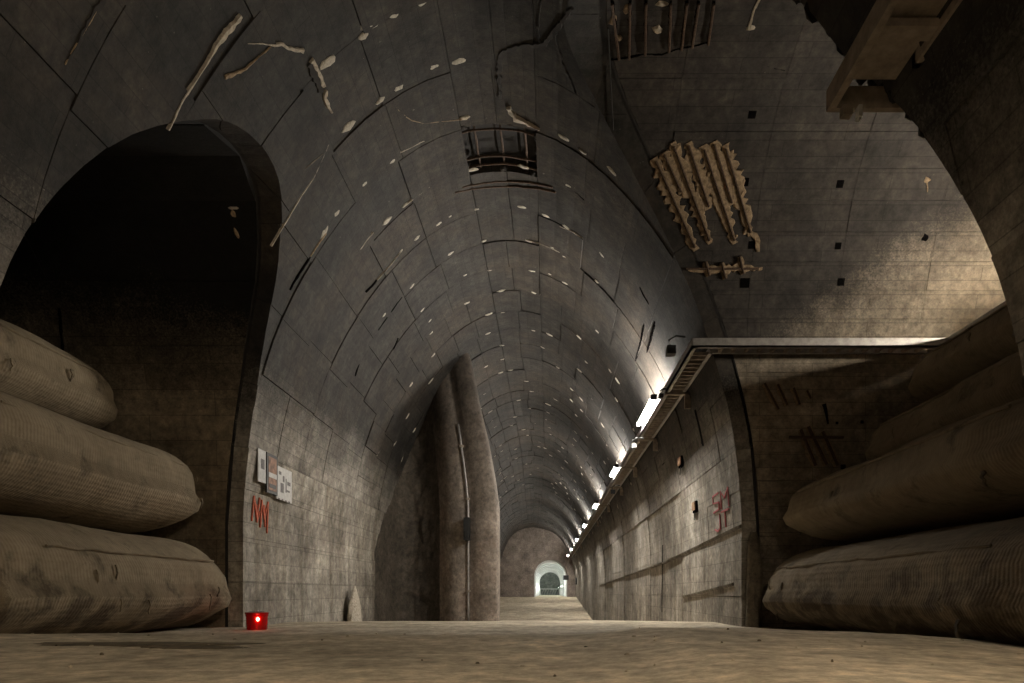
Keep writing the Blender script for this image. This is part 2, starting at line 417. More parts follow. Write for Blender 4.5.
# stave joints, measured from the crown to both sides
CR = arc_of_z(387.5, 1)
crown = [s for s in [ATOT * i / 4000 for i in range(4001)] if abs(at_arc(s)[0] - UC) < .6]; CR = sum(crown) / len(crown)
A_hole0 = min(range(4001), key=lambda i: abs(at_arc(ATOT * i / 4000)[0] + 72)) * ATOT / 4000
A_hole1 = min(range(4001), key=lambda i: abs(at_arc(ATOT * i / 4000)[0] + 10)) * ATOT / 4000
rest = ([], [], [])
count = 0
for k in range(-3, 60):
    d0, d1 = ring_d(k), ring_d(k + 1)
    if d0 > DF: break
    d1 = min(d1, DF)
    rng = random.Random(100 + k)
    nL = nR = 6 if k < 8 else 10
    jt = 6 if k < 8 else 4
    js = [SL + (A_hole0 - SL) * (i / nL) + (0 if i in (0, nL) else rng.uniform(-jt, jt)) for i in range(nL + 1)]
    mid = [] if k == 3 else [lerp(A_hole0, A_hole1, rng.uniform(.4, .6))]
    js += mid + [A_hole1 + (SR - A_hole1) * (i / nR) + (0 if i in (0, nR) else rng.uniform(-jt, jt)) for i in range(nR + 1)]
    for a0, a1 in zip(js, js[1:]):
        um = at_arc((a0 + a1) / 2)[0]
        if k == 3 and abs(a0 - A_hole0) < 1e-6: continue          # broken-out block at the crown
        off = rng.uniform(-.9, .9)
        if k <= 14:
            o = slab('lining_panel', a0, a1, d0, d1, off, 14, M_vault, ceiling, gap=.2 if k < 4 else .34)
            c = cuts_for(a0, a1, d0, d1)
            if c: want(o, c)
            count += 1
        else: slab('', a0, a1, d0, d1, off, 14, None, None, n=2, collect=rest, gap=.5)
# overhead and behind the camera: plain lining rings out of view
for k in range(-19, -3):
    for i in range(4): slab('', lerp(SL, SR, i / 4), lerp(SL, SR, (i + 1) / 4), ring_d(k), ring_d(k + 1), 0, 14, None, None, n=6, collect=rest)
tag(mk('far_lining', rest[0], rest[1], M_vault, ceiling, uv=rest[2]), kind='stuff')

# side wall panels
def wall_panels(parent, side):
    zs = [-140, -4 if side > 0 else 8, 46, 86, SP]
    d = DN; rng = random.Random(5 if side > 0 else 6)
    edges = [-1.3, -.6, .1, .36, .60, .847, 1.02, 1.215, 1.40, 1.62, 1.86, 2.15, 2.5, 2.9, 3.4, 4.0, 5.0, 6.0]
    if side < 0: edges = [-1.3, -.6, .1, .44, .62, .833, 1.0, 1.17, 1.34, 1.52, 1.8, 2.2, 2.8, 3.6, 4.6, 6.0]
    for d0, d1 in zip(edges, edges[1:]):
        base = rng.choice([0, 1.5, 3, 0]) if d0 > 1.2 else 0
        for z0, z1 in zip(zs, zs[1:]):
            a, b = sorted((arc_of_z(z0, side), arc_of_z(z1, side)))
            if z0 == -140: a, b = (0, b) if side < 0 else (a, ATOT)
            if z1 == SP: a, b = (a, SL) if side < 0 else (SR, b)
            o = slab('wall_panel', a, b, d0, d1, base + rng.uniform(-.25, .25), 14, M_wall, parent, gap=.16)
            c = cuts_for(a, b, d0, d1)
            if c: want(o, c)
wall_panels(wall_left, -1); wall_panels(wall_right, 1)

# ------------------------------------------------------------------ side galleries
def gallery(name, prf, side, mat, label, rows, cols):
    """rows: arc splits of the cross-section; cols: u splits"""
    s = [0.0]
    for (a, b), (c, e) in zip(prf, prf[1:]): s.append(s[-1] + math.hypot((c - a) * 700, e - b))
    def pt(q):
        q = max(0, min(s[-1], q))
        for i in range(len(s) - 1):
            if q <= s[i + 1] or i == len(s) - 2:
                t = (q - s[i]) / (s[i + 1] - s[i]); return lerp(prf[i][0], prf[i + 1][0], t), lerp(prf[i][1], prf[i + 1][1], t)
    def nn(q):
        (a, b), (c, e) = pt(q - 5), pt(q + 5); dx, dz = (c - a) * 700, e - b; L = math.hypot(dx, dz)
        return dz / L, -dx / L          # outward for far-to-near ordering
    rng = random.Random(name)
    def piece(nm, q0, q1, u0, u1, o0, o1, m, parent, n=2):
        v = []; uv = []
        for u in (u0, u1):
            for i in range(n + 1):
                q = lerp(q0, q1, i / n); (d, z), (nd, nz_) = pt(q), nn(q)
                for o in (o0, o1): v.append(P(u, d + nd * o / 700, z + nz_ * o)); uv.append((u * K, q * K))
        st = 2 * (n + 1); f = []
        for i in range(n):
            a = 2 * i
            f += [(a, a + 2, st + a + 2, st + a), (a + 1, st + a + 1, st + a + 3, a + 3), (a, a + 1, a + 3, a + 2), (st + a, st + a + 2, st + a + 3, st + a + 1)]
        a = 2 * n; f += [(0, st, st + 1, 1), (a, a + 1, st + a + 1, st + a)]
        return mk(nm, v, f, m, parent, uv=uv)
    root = tag(piece(name, 0, s[-1], side * 10 + UC, side * (UEND + 20), 9, 13, M_joint, None, n=60), label, kind='structure')
    want(root, [cut_M])
    for q0, q1 in zip(rows, rows[1:]):
        for u0, u1 in zip(cols, cols[1:]):
            o = piece('board_marked_panel', q0 + .14, q1 - .14, side * (u0 + .12), side * (u1 - .12), rng.uniform(-.3, .3), 12, mat, root)
            if u0 < 290: want(o, [cut_M])
    # closed inner end, unseen, added to keep the gallery dark
    v = [P(side * UEND, d, z) for d, z in prf]; n = len(v); v += [P(side * (UEND + 15), d, z) for d, z in prf]
    mk('end_panel', v, [tuple(range(n)), tuple(range(n, 2 * n))[::-1]] + [(i, (i + 1) % n, n + (i + 1) % n, n + i) for i in range(n)], mat, root)
    return root, pt, s
def arc_of(prf):
    s = 0
    for (a, b), (c, e) in zip(prf, prf[1:]): s += math.hypot((c - a) * 700, e - b)
    return s
aR, aL = arc_of(gal_R), arc_of(gal_L)
rowsR = [0, 60, 84, 107, 131, 154, 178, 200, 224, 246, 268, 290, 312, 334, 356, 378, 400, 425, 460, 520, 600, 700, aR]
rowsL = [0, 66, 96, 124, 152, 184, 220, 262, 310, 370, 450, 540, aL]
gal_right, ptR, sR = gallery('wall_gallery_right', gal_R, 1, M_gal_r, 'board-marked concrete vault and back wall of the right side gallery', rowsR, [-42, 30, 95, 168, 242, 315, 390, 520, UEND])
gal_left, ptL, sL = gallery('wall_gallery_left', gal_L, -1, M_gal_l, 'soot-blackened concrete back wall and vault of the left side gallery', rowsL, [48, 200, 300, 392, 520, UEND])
apply_cuts()

# pixel-free surface lookup: follow a direction from the eye height to a surface, used to lay marks on real surfaces
def on_vault(x, y):
    lo, hi = .05, 6.0
    def inside(d):
        u, z = ray(x, y, d)
        return (z < SP and abs(u - UC) < 209) or (z >= SP and abs(u - UC) < half_at(z)) if z < 387.6 else False
    for _ in range(50):
        m = (lo + hi) / 2
        if inside(m): lo = m
        else: hi = m
    u, z = ray(x, y, lo); return u, lo, z
def on_gal(x, y, prf=gal_R):
    lo, hi = .5, .9
    pl = prf
    def inside(d): return inpoly(d, ray(x, y, d)[1], pl)
    lo = .62 if prf is gal_R else .62
    for _ in range(50):
        m = (lo + hi) / 2
        if inside(m): lo = m
        else: hi = m
    u, z = ray(x, y, lo); return u, lo, z
def vault_normal(u, d, z):     # inward
    h = 4
    if abs(u - UC) > 205 or z < SP: return Vector((-math.copysign(1, u - UC), 0, 0))
    sl = (top_at(u + h) - top_at(u - h)) / (2 * h); n = Vector((sl, 0, -1)); return n.normalized()
def gal_normal(d, z, prf=gal_R):
    best = None
    for (a, b), (c, e) in zip(prf, prf[1:]):
        mx, my = (a + c) / 2 * 700, (b + e) / 2; L = math.hypot((c - a) * 700, e - b)
        t = max(0, min(1, ((d - a) * 700 * (c - a) * 700 + (z - b) * (e - b)) / L ** 2))
        q = math.hypot(lerp(a, c, t) * 700 - d * 700, lerp(b, e, t) - z)
        if best is None or q < best[0]: best = (q, Vector((0, -(e - b) / L, (c - a) * 700 / L)))
    return best[1].normalized()
def surf(x, y, where):
    if where == 'v': u, d, z = on_vault(x, y); return P(u, d, z), vault_normal(u, d, z), d
    prf = gal_R if where == 'r' else gal_L
    u, d, z = on_gal(x, y, prf); return P(u, d, z), gal_normal(d, z, prf), d

def blob(name, c, nrm, along, r1, r2, hgt, mat, parent, seed, n=9):
    """irregular low lump stuck to a surface"""
    rng = random.Random(seed); nrm = nrm.normalized(); a = (along - nrm * along.dot(nrm)).normalized(); b = nrm.cross(a)
    v = []; rr = [rng.uniform(.65, 1.15) for _ in range(n)]
    for lev, (sc, h) in enumerate(((1.05, -.6), (1.0, .25), (.6, .85))):
        for k in range(n):
            t = 2 * math.pi * k / n
            v.append(c + (a * math.cos(t) * r1 + b * math.sin(t) * r2) * rr[k] * sc * rng.uniform(.92, 1.08) + nrm * hgt * h)
    v.append(c + nrm * hgt)
    f = [tuple(range(n))[::-1]]
    for l in range(2):
        for k in range(n): f.append((l * n + k, l * n + (k + 1) % n, (l + 1) * n + (k + 1) % n, (l + 1) * n + k))
    for k in range(n): f.append((2 * n + k, 2 * n + (k + 1) % n, 3 * n))
    return mk(name, v, f, mat, parent)
def ribbon(name, pts, widths, where, mat, parent, thick=.012, seed=0, lift=.008, rough=.5):
    """ragged flat crust following a surface"""
    rng = random.Random(seed); S = [surf(x, y, where) for x, y in pts]
    # resample
    Q = []
    for i in range(len(S) - 1):
        m = max(2, int((S[i + 1][0] - S[i][0]).length / .032))
        for k in range(m):
            t = k / m; Q.append((S[i][0].lerp(S[i + 1][0], t), S[i][1].lerp(S[i + 1][1], t).normalized(), lerp(widths[i], widths[i + 1], t)))
    Q.append((S[-1][0], S[-1][1], widths[-1])); v = []
    for i, (p, n, wd) in enumerate(Q):
        t = (Q[min(i + 1, len(Q) - 1)][0] - Q[max(i - 1, 0)][0]).normalized(); b = n.cross(t).normalized()
        wl = wd * K * .38 * rng.uniform(1 - rough, 1 + rough); wr = wd * K * .38 * rng.uniform(1 - rough, 1 + rough)
        for s, h in ((-wl * 1.05, -.02), (-wl * .8, thick * .6 * rng.uniform(.5, 1.1)), (wr * .8, thick * rng.uniform(.5, 1.1)), (wr * 1.05, -.02)): v.append(p + b * s + n * (h + lift))
    f = []
    for i in range(len(Q) - 1):
        for k in range(4): f.append((i * 4 + k, i * 4 + (k + 1) % 4, i * 4 + 4 + (k + 1) % 4, i * 4 + 4 + k))
    f += [(0, 1, 2, 3), tuple(len(v) - 4 + k for k in (3, 2, 1, 0))]
    return mk(name, v, f, mat, parent)

# ------------------------------------------------------------------ floor
def crest(px): return interp(px, [-200, 0, 300, 560, 610, 650, 740, 900, 1024, 1200], [41, 42, 43, 44, 41, 36, 36.5, 43, 53, 62])
def floor_z(u, d):
    dd = max(d, .05); px = VX + u / max(dd, .4)
    zc = -crest(px) * .4
    if d <= .4: z = zc - 1.5 * max(0, (.4 - d)) / .4 * 2
    elif d < .56: t = (d - .4) / .16; t = t * t * (3 - 2 * t); z = lerp(zc, -28.5, t)
    elif d < 1.0: z = lerp(-28.5, -30, (d - .56) / .44)
    elif d < 3.7: z = lerp(-30, -104, (d - 1.0) / 2.7)
    elif d < 5.8: t = (d - 3.7) / 2.1; z = lerp(-104, -30, t)
    else: z = -30
    a = 1.0 if d < 1 else .5
    return z + a * (.45 * nz(u * .02, d * 14, 0) + .25 * nz(u * .07, d * 49, 3) + .12 * nz(u * .2, d * 140, 5))
ds = [-1.3, -.8, -.4, -.1] + [.02 + i * .012 for i in range(48)] + [.6 + i * .025 for i in range(17)] + [1.05 + i * .09 for i in range(30)] + [3.8 + i * .2 for i in range(12)] + [6.3, 7.5, 9.6]
us = [-840, -760, -680, -600, -540] + [-500 + i * 9 for i in range(111)] + [520, 580, 640, 720, 840]
v = []; f = []
for d in ds:
    for u in us: v.append(P(u, d, floor_z(u, d)))
nu = len(us)
for j in range(len(ds) - 1):
    for i in range(nu - 1): f.append((j * nu + i, j * nu + i + 1, (j + 1) * nu + i + 1, (j + 1) * nu + i))
floor = tag(mk('floor', v, f, M_floor, smooth=True, fix=False), 'dusty brown trodden tunnel floor', kind='structure')
# thin damp mud patch on the left foreground and loose grit
def floor_pt(u, d, h=0): return P(u, d, floor_z(u, d) + h)
M_mud = concrete('damp_mud', (.09, .072, .048), (.19, .15, .10), scale=3, bump=.5)
def mud(name, pts, seed):
    c = floor_pt(*pts[0]); rng = random.Random(seed); V = []
    n = 28; (u0, d0), (ru, rd) = pts
    for rr_, h in ((1.05, -.5), (.9, .25), (.5, .45)):
        for k in range(n):
            t = 2 * math.pi * k / n; j = 1 + .3 * nz(math.cos(t) * 2, math.sin(t) * 2, seed) + .12 * rng.uniform(-1, 1)
            V.append(floor_pt(u0 + ru * math.cos(t) * rr_ * j, d0 + rd * math.sin(t) * rr_ * j, h))
    V.append(floor_pt(u0, d0, .45)); F = []
    for l in range(2):
        for k in range(n): F.append((l * n + k, l * n + (k + 1) % n, (l + 1) * n + (k + 1) % n, (l + 1) * n + k))
    for k in range(n): F.append((2 * n + k, 2 * n + (k + 1) % n, 3 * n))
    return mk(name, V, F, M_mud, floor, smooth=True)
mud('mud_patch', ((-136, .335), (38, .012)), 3)
mud('mud_patch', ((-112, .318), (18, .006)), 8)
rng = random.Random(11)
for i in range(46):
    d = rng.uniform(.22, .45); u = rng.uniform(-1.2, 1.1) * 430 * d
    blob('pebble', floor_pt(u, d, .1), Vector((0, 0, 1)), Vector((rng.uniform(-1, 1), rng.uniform(-1, 1), 0)), rng.uniform(.3, .9) * K, rng.uniform(.3, .7) * K, rng.uniform(.25, .6) * K, M_floor if i % 3 else M_mud, floor, i, 7)
# low broken slab edge across the tunnel behind the crest
mb = MB(); pts = [floor_pt(lerp(-330, 14, i / 40), .47 + .006 * nz(i * .4, 1, 1), .2) for i in range(41)]
mb.bar(pts, [.02 + .008 * nz(i * .7, 4, 2) for i in range(41)], 5); mb.build('slab_edge', M_mud, floor)

# ------------------------------------------------------------------ left bulkhead: shotcreted niche and rendered pilaster
sec_n = [(-256, 1.43), (-252, 1.50), (-246, 1.56), (-238, 1.59), (-228, 1.605), (-216, 1.61), (-204, 1.607), (-192, 1.599), (-180, 1.585), (-170, 1.57)]
sec_p = [(-170, 1.57), (-163, 1.556), (-155, 1.543), (-145, 1.532), (-135, 1.526), (-127, 1.525), (-122, 1.527), (-117, 1.523), (-108, 1.513), (-98, 1.506), (-90, 1.503), (-83, 1.503), (-78, 1.508), (-75, 1.525), (-76, 1.58), (-84, 1.75), (-120, 2.0), (-256, 2.4)]
def lean(z): return interp(z, [-120, 130, 170, 240, 290, 360, 400], [0, 0, -5, -18, -30, -44, -50])
zl = [-120, -80, -50] + [-30 + 6 * i for i in range(74)]
def bulk(sec, name, mat, amp):
    fine = []
    for (a, b), (c, e) in zip(sec, sec[1:]):
        m = 5 if amp > 1 else 2
        fine += [(lerp(a, c, i / m), lerp(b, e, i / m)) for i in range(m)]
    fine.append(sec[-1]); V = []; F = []
    for z in zl:
        for u, d in fine:
            wgt = max(0, min(1, (u + 256) / 181)); uu = u + lean(z) * wgt
            j = amp * (nz(u * .08, z * .08, d * 9) + .6 * nz(u * .2, z * .2, 7)) * (1 if -250 < u < -150 else .35)
            V.append(P(uu, d + j / 700, z))
    n = len(fine)
    for i in range(len(zl) - 1):
        for k in range(n - 1): F.append((i * n + k, i * n + k + 1, (i + 1) * n + k + 1, (i + 1) * n + k))
    return V, F
bulk_root = tag(empty('wall_bulkhead_left', P(-150, 1.6, -40)), 'rough shotcrete niche and smooth rendered pilaster on the left of the tunnel', kind='structure')
V, F = bulk(sec_n, 'n', M_shot, 5.0); mk('shotcrete_lining', V, F, M_shot, bulk_root, smooth=True, fix=False)
V, F = bulk(sec_p, 'p', M_pil, .8); pil = mk('pilaster', V, F, M_pil, bulk_root, smooth=True, fix=False)
# conduit on the pilaster
cr = empty('wall_conduit', P(-121, 1.545, -45))
tag(cr, 'thin pale vertical conduit with a black box on the left pilaster', 'conduit')
mb = MB(); mb.bar([P(-121 + lean(z) * .72, 1.520, z) for z in range(-45, 275, 20)], .022, 8); mb.build('pipe', M_steel, cr, smooth=True)
mb = MB(); mb.box(P(-127, 1.50, 78), P(-118, 1.522, 112)); mb.box(P(-124, 1.497, 82), P(-120, 1.50, 92)); mb.build('switch_box', M_black, cr)
for z in (0, 140, 220):
    mb = MB(); mb.box(P(-124 + lean(z) * .72, 1.515, z), P(-118 + lean(z) * .72, 1.53, z + 3)); mb.build('pipe_clip', M_steel_d, cr)

# ------------------------------------------------------------------ far end bulkhead and small bore
SU, STOP, SHW = 16, 194, 100
def small_prof(n=18):
    pts = [(SU - SHW, -40)]
    zc = STOP - SHW
    for i in range(n + 1):
        a = math.pi - math.pi * i / n; pts.append((SU + SHW * math.cos(a), zc + SHW * math.sin(a)))
    pts.append((SU + SHW, -40)); return pts
sp = small_prof()
outl = [(-420, -140), (-420, 0)] + [(-420 + 640 * i / 18, 440) for i in range(19)] + [(260, -140)]
# ring of quads between opening and outline
o2 = [(-420, -140)] + [(SU + 460 * math.cos(math.pi - math.pi * i / 18), 80 + 420 * math.sin(math.pi - math.pi * i / 18)) for i in range(19)] + [(440, -140)]
V = [P(u, 6.0, z) for u, z in sp] + [P(u, 6.0, z) for u, z in o2] + [P(u, 6.12, z) for u, z in sp]
n = len(sp); F = [(i, i + 1, n + i + 1, n + i) for i in range(n - 1)] + [(i, 2 * n + i, 2 * n + i + 1, i + 1) for i in range(n - 1)]
wall_end = tag(mk('wall_end', V, F, M_end), 'brown concrete bulkhead with a small arched opening at the far end', kind='structure')
V = []
for d in (6.1, 9.6):
    V += [P(u, d, z) for u, z in sp]
F = [(i, i + 1, n + i + 1, n + i) for i in range(n - 1)]
bore = tag(mk('wall_bore', V, F, M_small), 'pale lining of the narrow lit bore beyond the far bulkhead', kind='structure')
for i in range(7):
    d = 6.05 + i * .5; V = []
    for dd, s_ in ((d, 1.02), (d, .93), (d + .08, .93), (d + .08, 1.02)):
        V += [P(SU + (u - SU) * s_, dd, z * s_ if z > 0 else z) for u, z in sp]
    F = []
    for q in range(4):
        for k in range(n - 1): F.append((q * n + k, q * n + k + 1, ((q + 1) % 4) * n + k + 1, ((q + 1) % 4) * n + k))
    tag(mk('steel_rib', V, F, M_white, bore))
V = [P(u, 9.6, z) for u, z in sp]; mk('end_panel', V, [tuple(range(n))], M_small, bore)
gate = tag(empty('lattice_gate', P(SU, 8.9, -30)), 'distant pale lattice barrier inside the small bore', 'gate')
mb = MB(); mb.box(P(-70, 8.9, 24), P(105, 8.91, 30)); mb.build('rail', M_white, gate)
mb = MB(); mb.box(P(-70, 8.9, -30), P(-64, 8.91, 30)); mb.build('post', M_white, gate)
mb = MB(); mb.box(P(98, 8.9, -30), P(104, 8.91, 30)); mb.build('post', M_white, gate)
for i in range(7):
    mb = MB(); u = -60 + i * 23; mb.bar([P(u, 8.9, -30), P(u + 23, 8.9, 26)], .03, 5); mb.build('brace', M_steel, gate)

# ------------------------------------------------------------------ geotextile tubes
def geo_tube(side, u_in, z0, z1, width, d0, d1, label, seed, group):
    """long sand-filled fabric bolster lying along the tunnel; u_in is its inner flank"""
    hh = (z1 - z0) / 2; zc = (z0 + z1) / 2; ww = width / 2; uc = u_in + side * ww
    nl, na = 46, 36; V = []; UV = []; Lm = (d1 - d0) * 700
    for i in range(nl + 1):
        t = i / nl
        # rounded ends
        t = .5 - .5 * math.cos(math.pi * t) if True else t
        x = t * Lm; e = min(x * 4 + 6, Lm - x); R = hh * 1.5
        sc = math.sqrt(max(0, 1 - (1 - min(1, e / R)) ** 2)) if e < R else 1.0
        sc = max(sc, .02); Ru = 34.0; su = math.sqrt(max(0, 1 - (1 - min(1, e / Ru)) ** 2)); d = d0 + t * (d1 - d0)
        for k in range(na):
            a = 2 * math.pi * k / na; ca, sa = math.cos(a), math.sin(a)
            ex = .82
            cu = math.copysign(abs(ca) ** ex, ca); cz = math.copysign(abs(sa) ** ex, sa)
            sag = 1.06 if sa < 0 else 1.0
            bulge = 1 + .05 * nz(x * .012, ca * 1.3 + seed, sa * 1.3) + .022 * nz(x * .05, ca * 2.5, sa * 2.5 + seed)
            drop = -13 * (1 - sc) - 2.2 * nz(x * .01, seed, 2)
            pu = uc + ww * cu * sag * bulge * (.25 + .75 * su)
            pz = zc + hh * cz * bulge * (.16 + .64 * su + .2 * sc) + drop * (1 if cz > -.5 else 0)
            V.append(P(pu, d, max(pz, z0 - 2))); UV.append((x * K, a * hh * K))
    F = []
    for i in range(nl):
        for k in range(na): F.append((i * na + k, i * na + (k + 1) % na, (i + 1) * na + (k + 1) % na, (i + 1) * na + k))
    F += [tuple(range(na))[::-1], tuple(nl * na + k for k in range(na))]
    root = empty('geotextile_tube', P(uc, (d0 + d1) / 2, z0)); tag(root, label, 'sandbag', group)
    mk('fabric_bag', V, F, M_geo, root, smooth=True, uv=UV)
    # loose torn flaps and threads on the inner flank
    rng = random.Random(seed)
    def flank(d, a):
        ca, sa = math.cos(a), math.sin(a); cu = abs(ca) ** .82; cz = math.copysign(abs(sa) ** .82, sa)
        return P(u_in + side * ww * (1 - cu * (1.06 if sa < 0 else 1)) - side * 1.0, d, zc + hh * cz)
    for q in range(6 if z0 < 0 else 2):
        d = rng.uniform(d0 + .07, d1 - .03); a = rng.uniform(-.6, .25); p = flank(d, a)
        mbx = MB(); L = rng.uniform(5, 13) * K; wd = rng.uniform(1, 3.2) * K
        pts = [p + Vector((-side * (.012 + .01 * math.sin(i * .9)), wd * .4 * rng.uniform(-1, 1), -L * i / 5)) for i in range(6)]
        vv = [];
        for i, pp in enumerate(pts):
            h = wd * .5 * (1 - i / 6.5) * rng.uniform(.7, 1.2)
            vv += [pp + Vector((0, -h, 0)), pp + Vector((0, h, 0)), pp + Vector((side * .012, h, 0)), pp + Vector((side * .012, -h, 0))]
        ff = []
        for i in range(5):
            for k in range(4): ff.append((i * 4 + k, i * 4 + (k + 1) % 4, i * 4 + 4 + (k + 1) % 4, i * 4 + 4 + k))
        ff += [(0, 1, 2, 3), (23, 22, 21, 20)]
        mk('torn_flap', vv, ff, M_mud if q % 2 else M_geo, root)
    mbx = MB()
    seam = [flank(lerp(d0 + .06, d1 - .06, i / 24), .42 + .05 * nz(i * .5, seed, 0)) for i in range(25)]
    mbx.bar(seam, .012, 5); mbx.build('seam', M_geo, root)
    return root
GL, GR = 'geotextile tubes plugging the left gallery', 'geotextile tubes plugging the right gallery'
geo_tube(-1, -253, -31, 43, 140, .452, .828, 'lowest mud-stained sand tube of the left stack, behind the red lantern', 1, GL)
geo_tube(-1, -276, 45, 116, 140, .452, .826, 'middle sand tube of the left stack', 2, GL)
geo_tube(-1, -335, 118, 182, 130, .495, .81, 'topmost sand tube of the left stack under the black gallery', 3, GL)
geo_tube(1, 174, -31, 36, 140, .342, .836, 'lowest torn sand tube of the right stack at the pier foot', 4, GR)
geo_tube(1, 190, 39, 92, 140, .36, .836, 'second sand tube from the floor in the right stack', 5, GR)
geo_tube(1, 254, 93, 142, 130, .385, .835, 'third sand tube from the floor in the right stack', 6, GR)
geo_tube(1, 288, 146, 195, 120, .41, .832, 'topmost sand tube of the right stack below the cable tray', 7, GR)

# ------------------------------------------------------------------ cable trays
TZ, TU0, TU1 = 200, 118, 138
def tray(name, label, path_rungs, origin):
    root = empty(name, origin); tag(root, label, 'cable tray'); return root
def rail_d(root, u, d0, d1, side):      # rail along the tunnel
    mb = MB(); mb.box(P(u - .9, d0, TZ), P(u + .9, d1, TZ + 7)); mb.box(P(u - .9, d0, TZ), P(u + .9 + side * 3, d1, TZ + 1)); return mb.build('rail', M_steel, root)
def rail_u(root, d, u0, u1, side):
    mb = MB(); mb.box(P(u0, d - .9 / 700, TZ), P(u1, d + .9 / 700, TZ + 7)); mb.box(P(u0, d - .9 / 700, TZ), P(u1, d + (.9 + side * 3) / 700, TZ + 1)); return mb.build('rail', M_steel, root)
TD0, TD1 = .816, .840
tr = tray('cable_tray', 'long galvanised ladder cable tray along the right wall turning into the right gallery', None, P(128, .83, TZ))
rail_d(tr, TU0, TD0, 5.95, 1); rail_d(tr, TU1 - 1, TD1, 5.95, -1)
rail_u(tr, TD0, TU0, 326, 1); rail_u(tr, TD1, TU1, 348, -1)
rail_d(tr, 326, .43, TD0, 1); rail_d(tr, 348, .43, TD1, -1)
def rung_d(root, d, w=2.6, u0=TU0, u1=TU1 - 1): mb = MB(); mb.box(P(u0, d, TZ + .4), P(u1, d + w / 700, TZ + 3)); return mb.build('rung', M_steel_d, root)
def rung_u(root, u, w=2.6, d0=TD0, d1=TD1): mb = MB(); mb.box(P(u, d0, TZ + .4), P(u + w, d1, TZ + 3)); return mb.build('rung', M_steel_d, root)
for i in range(62): rung_d(tr, .846 + i * .0155)
mb = MB()
for i in range(180):
    d = 1.81 + i * .023; mb.box(P(TU0, d, TZ + .4), P(TU1 - 1, d + .005, TZ + 3))
tag(mb.build('far_rungs', M_steel_d, tr), kind='stuff')
for i in range(17): rung_u(tr, 142 + i * 11)
for i in range(18):
    mb = MB(); d = .45 + i * .02; mb.box(P(326, d, TZ + .4), P(348, d + .005, TZ + 3)); mb.build('rung', M_steel_d, tr)
for d in (1.0, 1.3, 1.6, 1.9, 2.3, 2.8, 3.4, 4.2, 5.0):
    mb = MB(); mb.box(P(TU0 - 1, d, TZ - 2.5), P(TU1 + 5, d + .006, TZ)); mb.box(P(TU1 - 1, d, TZ - 16), P(TU1 + 5, d + .006, TZ)); mb.build('bracket', M_steel_d, tr)
# cables lying in the tray, some added to block lamp light from the wall
for q, (uo, zz) in enumerate(((121.5, 3.6), (124.5, 3.7), (127.5, 3.9), (130.5, 3.5), (133.5, 3.6))):
    mb = MB(); mb.bar([P(uo + 1.0 * math.sin(i * 1.3 + q), .86 + i * .1, TZ + zz + 1.4) for i in range(50)], .022, 6); mb.build('cable', M_black, tr, smooth=True)
# near tray
tn = tray('cable_tray', 'dark cable tray corner hanging under the vault at the upper right', None, P(128, .42, TZ))
ND0, ND1 = .382, .413
def rail_box(root, a, b): mb = MB(); mb.box(a, b); return mb.build('rail', M_steel_d, root)
rail_box(tn, P(116, -1.25, TZ), P(119, ND1, TZ + 9)); rail_box(tn, P(139, -1.25, TZ), P(142, ND0, TZ + 9))
rail_box(tn, P(116, ND1, TZ), P(300, ND1 + .004, TZ + 9)); rail_box(tn, P(139, ND0 - .004, TZ), P(300, ND0, TZ + 9))
for i in range(24):
    d = .355 - i * .065; mb = MB(); mb.box(P(119, d, TZ + 1), P(139, d + .010, TZ + 4)); mb.build('rung', M_steel_d, tn)
mb = MB(); mb.box(P(119, -1.25, TZ + 5), P(139, .40, TZ + 7)); mb.build('light_shield', M_steel_d, tn)  # plate added to keep the near tubes' light off the upper right vault
for i in range(6):
    mb = MB(); mb.box(P(152 + i * 26, ND0, TZ + 1), P(158 + i * 26, ND1, TZ + 4)); mb.build('rung', M_steel_d, tn)
mb = MB(); mb.box(P(121, .410, TZ - 4), P(125, .415, TZ)); mb.build('bracket_foot', M_steel_d, tn)
mb = MB(); mb.box(P(127.5, .410, TZ - 5), P(129, .415, TZ)); mb.build('bracket_foot', M_white, tn)

# ------------------------------------------------------------------ lamps
ordn = ['first', 'second', 'third', 'fourth', 'fifth', 'sixth', 'seventh', 'eighth', 'ninth']
def lamp(u, d0, d1, z, mat, label, along='d', group='fluorescent lamps along the cable tray', arm=True):
    c = P(u, (d0 + d1) / 2, z); r = empty('fluorescent_lamp', c); tag(r, label, 'lamp', group)
    mb = MB(); mb.bar([P(u, d0 + .004, z), P(u, d1 - .004, z)], .024, 10); mb.build('tube', mat, r, smooth=True)
    mb = MB(); mb.box(P(u + 2.3, d0, z - 1.4), P(u + 4.2, d1, z + 1.4)); hs = mb.build('housing', M_white, r)
    for d in (d0, d1):
        mb = MB(); mb.box(P(u - 2.2, d - .003, z - 2.2), P(u + 4.2, d + .004, z + 3)); mb.build('end_cap', M_black, hs)
    if arm:
        for d in (lerp(d0, d1, .2), lerp(d0, d1, .8)):
            mb = MB(); mb.bar([P(u + 3.5, d, z), P(u + 4.0, d, TZ + (4 if z > TZ else 0))], .012, 6); mb.build('hanger', M_steel_d, r)
    return r
lam = [(1.075, 1.25), (1.66, 1.80), (2.34, 2.48), (3.05, 3.19), (3.9, 4.04), (4.8, 4.94), (5.6, 5.74)]
for i, (a, b) in enumerate(lam):
    lamp(112.7, a, b, 209, M_tube_lit, 'bright fluorescent tube hung on the cable tray, %s from the tray corner' % ordn[i])
for i, d in enumerate((-.08, -.85)):  # unseen lamps added as fill for the foreground
    lamp(126, d, d + .15, 186, M_tube_fill, 'unseen fluorescent tube added behind the viewpoint to light the foreground, %s' % ordn[i], group='unseen lamps added on the near tray')
lamp(356, .60, .75, 212, M_tube_gal, 'fluorescent tube in the right gallery above the sand tubes', group='gallery lamp', arm=False)
